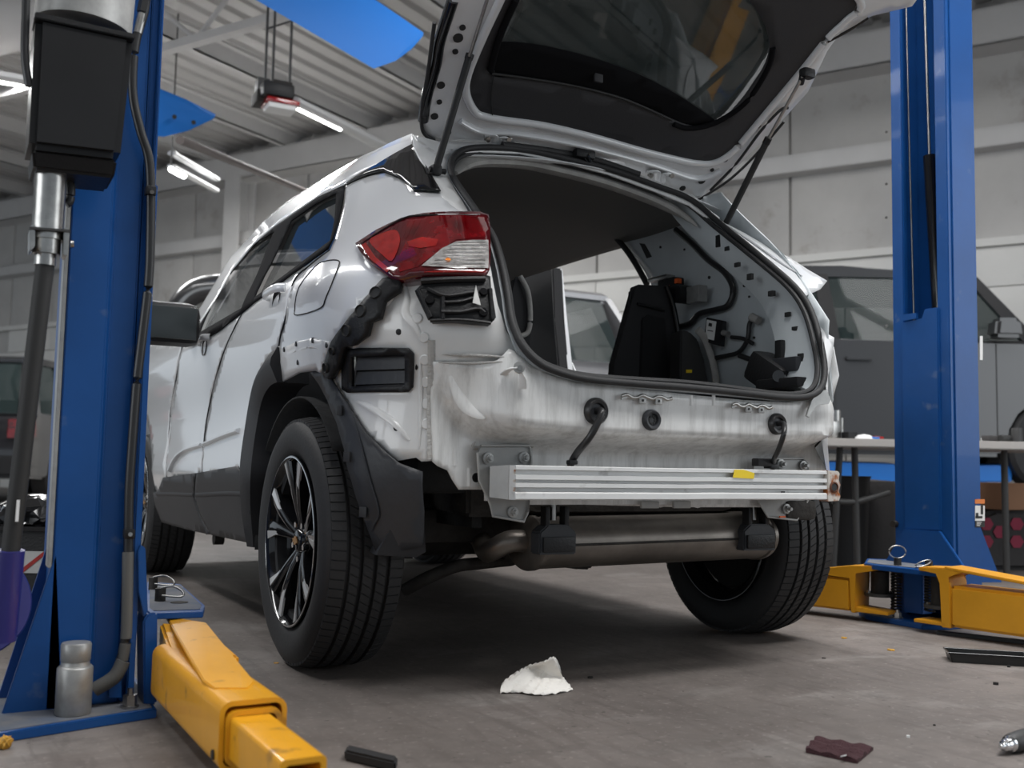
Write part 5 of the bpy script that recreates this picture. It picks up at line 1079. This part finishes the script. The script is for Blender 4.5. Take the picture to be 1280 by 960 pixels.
    for x in (-.3, -h+1.5): slab('seat', [(x, .55), (x+.5, .55), (x+.45, .7), (x+.15, .7), (x+.0, 1.3), (x-.14, 1.3)], -.65, .65, 'seat', r_, bev=.04)
    return r_, T
def gp(px, d, z=0):
    p = PD(px, 590, d); return Vector((p.x, p.y, z))
HR = math.atan2(CR[1], CR[0])
van, Tv = bgcar('minivan', 'dark grey minivan parked side-on beyond the right lift post', gp(640, 8.7)+Vector((CR[0], CR[1], 0))*3.0, HR, 'grey_car', 4.1, 1.82, 1.78, .43, bel=1.16)
sil, Ts = bgcar('suv', 'silver car seen through the open boot of the white SUV', (1.78, 4.95, 0), PI/2, 'silver_car', 3.9, 1.60, 1.86, bel=1.28)
blk, Tb = bgcar('suv', 'black SUV with red tail lamp behind the left lift post', gp(50, 14.2), math.atan2(CF[1], CF[0]), 'black_car', 4.8, 1.95, 1.78, 0)
wht, Tw = bgcar('pickup', 'white car with raised grey bonnet beyond the white SUV mirror', gp(289, 12.0), HR-PI/2, 'white_car', 4.2, 1.8, 1.62, .1)
# raised bonnet of the white car
dpt = 9.6
pts = [PD(x, y, dpt) for x, y in ((214, 412), (222, 388), (236, 370), (255, 361), (285, 358))]
mtube('raised_bonnet', pts, .075, 'grey_car', wht, sx=1.6, sy=1.0, seg=12)
mprism('bonnet_liner', [PD(x, y, dpt+.1) for x, y in ((222, 415), (230, 392), (243, 377), (285, 372), (285, 430), (225, 430))], Vector(CF)*.05, 'white_car', wht)
# lift arms carrying the minivan
ly = thing('lift_post', 'blue lift holding up the dark grey minivan, behind the workbench', 'car lift', gp(1180, 8.0))
a = PD(1028, 590, 7.9); b = PD(1120, 590, 7.9); up = Vector((0, 0, 1))
mprism('lift_arm', [a-up*.06, b-up*.08, b+up*.06, a+up*.08], Vector(CF)*.2, 'vinyl', ly, bev=.01)
mprism('lift_arm', [b+Vector(CR)*.0-up*.08, b+Vector(CR)*.9-up*.08, b+Vector(CR)*.9+up*.05, b+up*.05], Vector(CF)*.2, 'vinyl', ly, bev=.01)
c = gp(1165, 9.95); mbox('column', c+Vector((0, 0, 1.8)), (.25, .25, 3.6), 'blue', ly)
# ================================================================== WORKBENCH
tb_d = 5.55; tL = PD(1000, 555, tb_d); tR = PD(1420, 555, tb_d)
zt_ = .735
Tl, Tr_ = Vector((tL.x, tL.y, zt_)), Vector((tR.x, tR.y, zt_)); Fh = Vector((CF[0], CF[1], 0)).normalized(); Rh = Vector((CR[0], CR[1], 0)).normalized()
tbl = thing('folding_table', 'beige topped folding workbench covered with small tools behind the right post', 'table', (Tl.x, Tl.y, 0))
zt_ = .576+(591-549.5)/1275*tb_d; hh = 10.5/1275*tb_d
Tl.z = Tr_.z = zt_
mprism('tabletop', [Tl, Tr_, Tr_+Fh*.7, Tl+Fh*.7], (0, 0, -hh), 'tabletop', tbl, bev=.006)
for q, q2 in (((1050, 562), (1041, 706)), ((1068, 562), (1072, 706)), ((1255, 562), (1258, 700))):
    a = PD(q[0], q[1], tb_d+.15); b = PD(q2[0], q2[1], tb_d+.15); b = Vector((b.x, b.y, 0.0)); mcyl('leg', Vector((a.x, a.y, zt_-.03)), b, .018, 'darksteel', tbl)
mtube('leg_brace', [PD(1040, 626, tb_d+.15), PD(1070, 627, tb_d+.15), PD(1112, 615, tb_d+.15)], .018, 'darksteel', tbl)
def ontab(px, d=.15): v = PD(px, 550, tb_d+d); return Vector((v.x, v.y, zt_))
def topt(o, label, cat): return tag(o, label, cat, 'small tools on the workbench')
c = ontab(1043)
bm = bmesh.new(); box(bm, c+Vector((0, 0, .06)), (.07, .04, .12), bev=.008); cyl(bm, c+Vector((0, 0, .10)), c+Vector((0, 0, .16)), .035, seg=16); cyl(bm, c+Vector((.05, .0, .0)), c+Vector((.05, 0, .12)), .015)
topt(bmobj('clamp', bm, 'steel'), 'silver clamp tool standing at the left end of the workbench', 'tool')
c = ontab(1062); topt(mbox('box', c+Vector((0, 0, .02)), (.07, .05, .04), 'black'), 'small black box on the workbench beside the silver clamp', 'box')
c = ontab(1080); bm = bmesh.new(); lathe(bm, c, (0, 0, 1), [(0, 0), (.06, 0), (.055, .012), (.03, .025), (0, .03)], 16); topt(bmobj('cloth', bm, 'white'), 'white crumpled cloth on the workbench left of the right post', 'cloth')
c = ontab(1096); topt(mbox('pouch', c+Vector((0, 0, .01)), (.07, .04, .018), 'brightred'), 'small red pouch on the workbench left of the right post', 'pouch')
c = ontab(1088); topt(mbox('pouch', c+Vector((0, -.02, .008)), (.06, .04, .014), 'vinyl'), 'small blue pouch on the workbench beside the white cloth', 'pouch')
c = ontab(1240); topt(mbox('tool_tray', c+Vector((0, 0, .02)), (.12, .05, .03), 'matgrey', bev=.008), 'dark tool on the workbench right of the right post', 'tool')
c = ontab(1256); topt(mcyl('power_tool', c+Vector((-.04, 0, .02)), c+Vector((.05, 0, .02)), .02, 'darksteel'), 'grey cylindrical tool lying on the workbench beside the can', 'tool')
c = ontab(1271); can = mlathe('can', c, (0, 0, 1), [(0, 0), (.03, 0), (.03, .07), (.027, .08), (0, .08)], 'darksteel', None, seg=20); topt(can, 'dark can with white label at the right end of the workbench', 'can')
c = ontab(1234); topt(mbox('rag', c+Vector((0, 0, .012)), (.06, .04, .022), 'white', bev=.006), 'white rag on the workbench just right of the right post', 'cloth')
# under and beyond the bench
c = gp(1045, 6.4); bn = mlathe('bin', c, (0, 0, 1), [(0, 0), (.18, 0), (.20, .52), (.21, .55), (0, .55)], 'black', None, seg=24); tag(bn, 'black bin on the floor under the left end of the workbench', 'bin')
c = gp(1088, 6.6); bg2 = mlathe('bin', c, (0, 0, 1), [(0, 0), (.15, 0), (.155, .48), (.15, .52), (0, .53)], 'matgrey', None, seg=9); tag(bg2, 'dark ribbed bag standing beside the black bin', 'bag')
c = gp(1106, 7.2); ctr = thing('creeper', 'red-framed trolley on casters left of the right post foot', 'trolley', c)
mprism('frame', [c+Rh*-.25+Vector((0, 0, .26)), c+Rh*.3+Vector((0, 0, .26)), c+Rh*.3+Fh*.5+Vector((0, 0, .26)), c-Rh*.25+Fh*.5+Vector((0, 0, .26))], (0, 0, .03), 'brightred', ctr)
for dx in (-.2, .0, .25): mlathe('caster', c+Rh*dx+Vector((0, 0, .10)), Rh*.3+Fh, [(0, -.015), (.09, -.015), (.10, 0), (.09, .015), (0, .015)], 'steel', ctr, seg=20); mcyl('caster_stem', c+Rh*dx+Vector((0, 0, .10)), c+Rh*dx+Vector((0, 0, .27)), .015, 'steel', ctr)
c = gp(1253, 6.3); ck_ = mbox('cardboard_box', c+Vector((0, 0, .445)), (.30, .25, .16), 'wood'); tag(ck_, 'brown cardboard box under the workbench at the right edge', 'box')
ck2 = thing('cloth_bundle', 'dark cloth with pink hexagon print under the workbench at right', 'cloth', gp(1262, 6.2))
c = gp(1265, 6.2); mprism('cloth', [c-Rh*.25, c+Rh*.5, c+Rh*.5+Vector((0, 0, .37)), c-Rh*.1+Vector((0, 0, .37)), c-Rh*.25+Vector((0, 0, .30))], Fh*.4, 'matgrey', ck2, bev=.03)
for (x, y) in ((1250, 665), (1271, 655), (1271, 677), (1233, 655), (1233, 677)):
    v = PD(x, y, 6.2-.006) ; k_ = (np.array(c)-CAM)@np.array(Fh)/ (ray(x, y)@np.array(Fh)); v = Vector(CAM+ray(x, y)*(k_-.004))
    mprism('hexagon', [v+Rh*math.cos(t)*.042+Vector((0, 0, math.sin(t)*.042)) for t in [PI/6*0+PI/3*i for i in range(6)]], -Fh*.003, 'pink', ck2)
# ================================================================== LEFT, BEHIND THE POST
jk = thing('transmission_jack', 'black pole of a violet-blue jack leaning at the left edge', 'jack', (-1.62, -.5, 0))
a = PY(57, 326, -.54); b = PY(12, 700, -.52); mcyl('pole', a, b, .0185, 'print', jk, seg=20); mprism('pole_label', [PY(21, 625, -.545), PY(25, 625, -.545), PY(23, 652, -.545), PY(19, 652, -.545)], (0, .002, 0), 'white', jk)
sl_ = mcyl('socket', b+Vector((0, 0, .02)), PY(2, 800, -.50), .028, 'purple', jk, seg=24)
c = PY(-43, 762, -.44); mlathe('tank', c, (.25, -1, .1), [(0, -.02), (.05, -.022), (.075, -.035), (.09, -.06), (.092, -.12), (0, -.12)], 'purple', jk, seg=40); mlathe('tank_rim', c+Vector((.02, .06, 0)), (.25, -1, .1), [(.0, 0), (.105, 0), (.11, .01), (.105, .02), (.0, .02)], 'purple', jk, seg=40)
mcyl('jack_foot', c+Vector((0, 0, -.1)), (c.x, c.y, 0.0), .05, 'black', jk)
c = PD(22, 700, 3.3); cr = thing('crate', 'black crate with a dark bag on top behind the left post', 'crate', (c.x, c.y, 0))
mprism('crate_body', [Vector((c.x, c.y, 0))-Rh*.3, Vector((c.x, c.y, 0))+Rh*.12, Vector((c.x, c.y, 0))+Rh*.12+Fh*.4, Vector((c.x, c.y, 0))-Rh*.3+Fh*.4], (0, 0, .335), 'black', cr, bev=.01)
mprism('crate_rim', [Vector((c.x, c.y, .335))-Rh*.31-Fh*.01, Vector((c.x, c.y, .335))+Rh*.13-Fh*.01, Vector((c.x, c.y, .335))+Rh*.13+Fh*.41, Vector((c.x, c.y, .335))-Rh*.31+Fh*.41], (0, 0, .014), 'gloss_black', cr)
v = Vector((c.x, c.y, .2)); mprism('crate_label', [v-Rh*.03-Fh*.003, v+Rh*.085-Fh*.003, v+Rh*.085-Fh*.003+Vector((0, 0, .07)), v-Rh*.03-Fh*.003+Vector((0, 0, .07))], Fh*.002, 'plate', cr); mprism('label_stripe', [v-Rh*.0-Fh*.005, v+Rh*.02-Fh*.005, v+Rh*.085-Fh*.005+Vector((0, 0, .055)), v+Rh*.085-Fh*.005+Vector((0, 0, .07))], Fh*.002, 'brightred', cr)
bm = bmesh.new(); bmesh.ops.create_icosphere(bm, subdivisions=3, radius=1)
for vv in bm.verts:
    n = vv.co.copy(); k_ = 1+.14*math.sin(n.x*9+n.y*5)+.12*math.sin(n.z*11+n.x*4); vv.co = Vector((n.x*.13*k_, n.y*.12*k_, max(-.3, n.z)*.075*k_))
bmesh.ops.translate(bm, vec=Vector((c.x, c.y, .375))+Rh*.0+Fh*.12, verts=bm.verts); tag(bmobj('bag', bm, 'gloss_black'), 'crumpled black plastic bag lying on the crate behind the left post', 'bag')
# ================================================================== OVERHEAD
def fixture(name, label, a, b, r=.035, lit=True):
    t = thing(name, label, 'light', (a+b)/2, 'fluorescent fittings under the roof'); u = (b-a).normalized()
    mtube('fitting_body', [a+Vector((0, 0, .06)), b+Vector((0, 0, .06))], .05, 'fixture', t, smooth_pts=0, sx=.6)
    mtube('lit_tube', [a, b], r, 'tube' if lit else 'fixture', t, smooth_pts=0)
    for e in (a, b): mcyl('suspension_rod', e+Vector((0, 0, .08)), Vector((e.x, e.y, 5.2)), .006, 'darksteel', t, seg=6)
    return t
for k in range(3):
    fy = 2.6+k*2.3; fixture('light_fitting', 'fluorescent fitting over the left bay, %s counted from the viewer' % ('first', 'second', 'third', 'fourth', 'fifth')[k], Vector((-3.3, fy, 4.0)), Vector((-3.3, fy+1.9, 4.0)), .02)
f1 = thing('light_fitting', 'fluorescent fitting running from the hanging opener toward the white SUV roof', 'light', PD(425, 155, 8.5))
a, b = PD(367, 127, 8.3), PD(485, 186, 10.0)
mtube('fitting_body', [a, b], .07, 'fixture', f1, smooth_pts=0, sx=.6); mtube('lit_tube', [a+Vector((0, 0, -.04)), a.lerp(b, .45)+Vector((0, 0, -.04))], .016, 'tube', f1, smooth_pts=0)
f2 = thing('light_fitting', 'fluorescent fitting with lit end left, near the back wall above the left post flange', 'light', PD(240, 220, 11))
a, b = PD(214, 208, 10.5), PD(270, 238, 12.5)
for k in (0, 1): mtube('fitting_body', [a+Vector((0, 0, .14*k)), b+Vector((0, 0, .14*k))], .045, 'fixture', f2, smooth_pts=0, sx=.6)
mtube('lit_tube', [a+Vector((0, 0, -.03)), a.lerp(b, .25)+Vector((0, 0, -.03))], .03, 'tube', f2, smooth_pts=0); mcyl('suspension_rod', a, Vector((a.x, a.y, 5.2)), .008, 'darksteel', f2)
f3 = thing('light_fitting', 'bright fluorescent fitting at the left edge beside the black power unit', 'light', PD(15, 98, 7))
mtube('fitting_body', [PD(-60, 85, 7), PD(38, 102, 7.4)], .06, 'fixture', f3, smooth_pts=0, sx=.6); mtube('lit_tube', [PD(-60, 92, 7), PD(35, 107, 7.4)], .02, 'tube', f3, smooth_pts=0)
dct = mtube('duct', [PD(-300, 70, 10.5), PD(60, 15, 11)], .36, 'roofsteel', None, smooth_pts=0, seg=24); tag(dct, 'thick grey duct under the roof in the upper left corner', 'duct')
op = thing('door_opener', 'dark hanging door opener with red-edged lamp lens under the roof', 'door opener', PD(345, 150, 8.3))
oc = PD(343, 118, 8.3); fo = frame(Rh, Fh)
def ob(name, dx, dy, dz, s, m, bev=.01): return mbox(name, oc+Rh*dx+Fh*dy+Vector((0, 0, dz)), s, m, op, bev=bev)
ob('motor_housing', 0, 0, 0, (.26, .30, .12), 'black', .03); ob('motor_bracket', -.10, 0, .06, (.10, .12, .12), 'darksteel'); ob('motor_bracket', .06, 0, .08, (.16, .06, .06), 'iron'); ob('chain_cover', -.12, 0, -.04, (.09, .2, .10), 'iron')
ob('lens_edge', .05, 0, -.085, (.27, .22, .04), 'brightred', .01); ob('lamp_lens', .05, 0, -.12, (.23, .18, .05), 'white', .015)
for dx, pxx in ((-.08, 0), (.12, 0), (-.02, 0)): mcyl('hanger_rod', oc+Rh*dx+Vector((0, 0, .1)), Vector((oc.x+Rh.x*dx, oc.y+Rh.y*dx, 5.2)), .011, 'darksteel', op, seg=6)
mcyl('hanger_brace', oc+Rh*-.08+Vector((0, 0, .55)), oc+Rh*.12+Vector((0, 0, .62)), .009, 'darksteel', op, seg=6)
fan = thing('ceiling_fan', 'blue ceiling fan blades under the roof above the white SUV', 'ceiling fan', PD(160, -130, 7.6))
def blade(l, d, name='fan_blade'):
    return mprism(name, [PD(x, y, d+dd) for x, y, dd in l], (0, 0, .03), 'vinyl', fan, bev=.006)
bA = blade([(200,-90,.2),(335,-80,.0),(455,-5,-.2),(530,45,-.35),(515,62,-.33),(495,77,-.28),(467,87,-.2),(320,0,.0)], 7.4)
bB = blade([(60,60,-.2),(205,117,.5),(232,128,.6),(270,146,.75),(266,150,.74),(235,164,.6),(205,172,.4),(90,160,-.3)], 8.3)
for x, y in ((218, 146), (242, 153)): mcyl('blade_bolt', PD(x, y, 8.6), PD(x, y, 8.66), .02, 'print', bB, seg=8)
mcyl('fan_hub', PD(120, -60, 7.8), PD(120, -110, 7.8), .35, 'darksteel', fan, seg=24)
# ================================================================== ON THE FLOOR
def fpt(px, py, z=0.0): return PZ(px, py, z)
# crumpled tissue
bm = bmesh.new()
ctl = {(0,0):(625,868,0),(1,0):(645,867,.0),(2,0):(668,870,0),(3,0):(690,869,.0),(4,0):(716,864,0),
       (0,1):(628,856,.018),(1,1):(648,850,.028),(2,1):(668,856,.018),(3,1):(688,858,.014),(4,1):(712,858,.006),
       (0,2):(640,846,.03),(1,2):(655,838,.045),(2,2):(672,838,.042),(3,2):(686,845,.03),(4,2):(705,850,.016),
       (0,3):(652,842,.02),(1,3):(662,835,.048),(2,3):(680,829,.07),(3,3):(692,824,.078),(4,3):(698,838,.045),
       (0,4):(660,842,.0),(1,4):(672,838,.02),(2,4):(684,832,.04),(3,4):(696,828,.05),(4,4):(702,842,.01)}
cols = []
rows = [crm([fpt(*ctl[(i, j)][:2], ctl[(i, j)][2]) for i in range(5)], 6) for j in range(5)]
n = len(rows[0]); gridp = []
for i in range(n): gridp.append(crm([rows[j][i] for j in range(5)], 6))
V = [[bm.verts.new(p+Vector((0, 0, .0015+abs(.004*math.sin(i*1.3+j*.9)+.0025*math.sin(i*.7-j*2.1))))) for j, p in enumerate(c_)] for i, c_ in enumerate(gridp)]
for i in range(len(V)-1):
    for j in range(len(V[0])-1): bm.faces.new((V[i][j], V[i+1][j], V[i+1][j+1], V[i][j+1]))
ts = bmobj('tissue', bm, 'tissue', smooth_angle=35); md = ts.modifiers.new('s', 'SOLIDIFY'); md.thickness = .0015; tag(ts, 'crumpled white paper tissue on the floor behind the white SUV', 'tissue')
# maroon rag
bm = bmesh.new(); Q = [fpt(1007, 941), fpt(1072, 955), fpt(1092, 938), fpt(1020, 926)]
NX, NY = 24, 12; V = []
def ragz(u, v): return .004+.011*math.exp(-((v-.45)/.12)**2)+.008*math.exp(-((v-.9)/.12)**2)+.008*math.exp(-((v-.08)/.12)**2)+.002*math.sin(u*17)
top_ = [[bm.verts.new(Q[0].lerp(Q[1], i/NX).lerp(Q[3].lerp(Q[2], i/NX), j/NY)+Vector((0, .0008*math.sin(i*1.1), ragz(i/NX, j/NY)))) for j in range(NY+1)] for i in range(NX+1)]
bot_ = [[bm.verts.new(Vector((t.co.x, t.co.y, .0005))) for t in r_] for r_ in top_]
for i in range(NX):
    for j in range(NY): bm.faces.new((top_[i][j], top_[i+1][j], top_[i+1][j+1], top_[i][j+1]))
bd = [(i, 0) for i in range(NX)]+[(NX, j) for j in range(NY)]+[(i, NY) for i in range(NX, 0, -1)]+[(0, j) for j in range(NY, 0, -1)]
for k in range(len(bd)):
    a, b = bd[k], bd[(k+1) % len(bd)]; bm.faces.new((top_[a[0]][a[1]], bot_[a[0]][a[1]], bot_[b[0]][b[1]], top_[b[0]][b[1]]))
rg_ = thing('rag', 'folded maroon rag lying on the floor at the bottom right', 'cloth', Q[0]); bmobj('cloth', bm, 'rag', rg_)
c = fpt(1052, 946, .010); mprism('white_fluff', [c, c+Vector((.014, 0, .001)), c+Vector((.004, -.008, .003)), c+Vector((-.006, -.003, .001))], (0, 0, .002), 'white', rg_)
# black tray
A = fpt(1190, 828); Bq = fpt(1290, 834); u = (Bq-A).normalized(); v = Vector((-u.y, u.x, 0)); v = v if v.y > 0 else -v; Lr = .215; Wr = .085; hz = .028
tr_ = thing('tray', 'shallow black plastic tray on the floor in front of the right arm', 'tray', A)
mprism('tray_bottom', [A, A+u*Lr, A+u*Lr+v*Wr, A+v*Wr], (0, 0, .003), 'trayblack', tr_)
for (p, q) in ((A, A+u*Lr), (A+u*Lr, A+u*Lr+v*Wr), (A+u*Lr+v*Wr, A+v*Wr), (A+v*Wr, A)):
    cen_ = A+u*Lr/2+v*Wr/2; o1 = (p-cen_)*.07; o2 = (q-cen_)*.07; inn_ = (cen_-(p+q)/2).normalized()*.003
    mprism('tray_wall', [p, q, q+o2+Vector((0, 0, hz)), p+o1+Vector((0, 0, hz))], inn_, 'trayblack', tr_)
cen_ = A+u*Lr/2+v*Wr/2; mtube('tray_rim', [c+(c-cen_)*.09+Vector((0, 0, hz)) for c in (A, A+u*Lr, A+u*Lr+v*Wr, A+v*Wr)], .0035, 'gloss_black', tr_, smooth_pts=0, closed=True)
# air tool with chrome tip
t0 = fpt(1250, 934, .018); t1 = fpt(1300, 918, .022); d = (t1-t0).normalized()
at_ = thing('air_tool', 'dark air tool with a chrome tip lying at the bottom right corner', 'tool', (t1.x, t1.y, 0))
bm = bmesh.new(); lathe(bm, t0, d, [(0, 0), (.004, 0), (.006, .006), (.007, .012), (.011, .014), (.012, .02), (.0135, .024), (.0135, .032), (.017, .034), (.017, .042)], 24); bmobj('chuck', bm, 'chrome', at_)
bm = bmesh.new(); lathe(bm, t0, d, [(.017, .04), (.020, .046), (.021, .09), (.02, .16), (0, .162)], 24); bmobj('tool_body', bm, 'darksteel', at_); bm = bmesh.new(); box(bm, t0+d*.09+Vector((0, -.012, -.006)), (.03, .02, .018), bev=.004); bmobj('trigger', bm, 'black', at_)
# long black strip under the right arm, small scraps
a = fpt(1170, 793); b = fpt(1295, 807); u = (b-a).normalized(); v = Vector((-u.y, u.x, 0))
sp_ = mprism('rubber_strip', [a, b, b+v*.03, a+v*.03], (0, 0, .012), 'rubber', None, bev=.003); tag(sp_, 'long flat black strip on the floor below the right yellow arm', 'strip')
q = [fpt(430, 951), fpt(494, 966), fpt(497, 958), fpt(434, 943)]; pd_ = mprism('rubber_pad', q, (0, 0, .020), 'rubber', None, bev=.004); tag(pd_, 'flat black rubber pad at the bottom beside the yellow arm end', 'pad')
def chip(px, py, s, m, label, cat, name, h=.004):
    c = fpt(px, py); bm = bmesh.new(); n = 7; R_ = [s*(.6+.5*random.random()) for _ in range(n)]
    pts = [c+Rh*math.cos(2*PI*i/n)*R_[i]+Fh*math.sin(2*PI*i/n)*R_[i]*.8 for i in range(n)]
    prism(bm, pts, (0, 0, h)); o = bmobj(name, bm, m); tag(o, label, cat); return o
chip(1055, 798, .014, 'foil', 'yellow tape scrap on the floor, the one nearer the right rear wheel', 'scrap', 'tape_scrap'); chip(1113, 813, .016, 'foil', 'yellow tape scrap on the floor, the one nearer the black tray', 'scrap', 'tape_scrap')
chip(1245, 856, .007, 'trayblack', 'small black nut on the floor below the black tray', 'nut', 'nut', .007); chip(1135, 922, .005, 'white', 'small white pebble on the floor above the maroon rag', 'pebble', 'pebble', .005)
chip(738, 848, .010, 'iron', 'dark shred on the floor right of the white tissue', 'scrap', 'scrap', .005); chip(1261, 834, .007, 'trayblack', 'black crumb on the floor just below the black tray', 'scrap', 'scrap', .006)
chip(345, 829, .008, 'foil', 'pale leaf scrap on the floor left of the rear tyre', 'scrap', 'scrap', .002); chip(1168, 907, .004, 'iron', 'dark speck of debris on the floor right of the white pebble', 'scrap', 'scrap', .003); chip(1030, 823, .008, 'iron', 'thin dark splinter on the floor below the right rear wheel', 'scrap', 'scrap', .002)
bm = bmesh.new(); bmesh.ops.create_icosphere(bm, subdivisions=3, radius=.013)
for vv in bm.verts: vv.co *= 1+.25*math.sin(vv.co.x*600)*math.sin(vv.co.y*500+vv.co.z*300)
bmesh.ops.translate(bm, vec=fpt(6, 936)+Vector((0, 0, .012)), verts=bm.verts); tag(bmobj('foil_ball', bm, 'foil'), 'crumpled orange foil ball on the floor at the lower left corner', 'scrap')
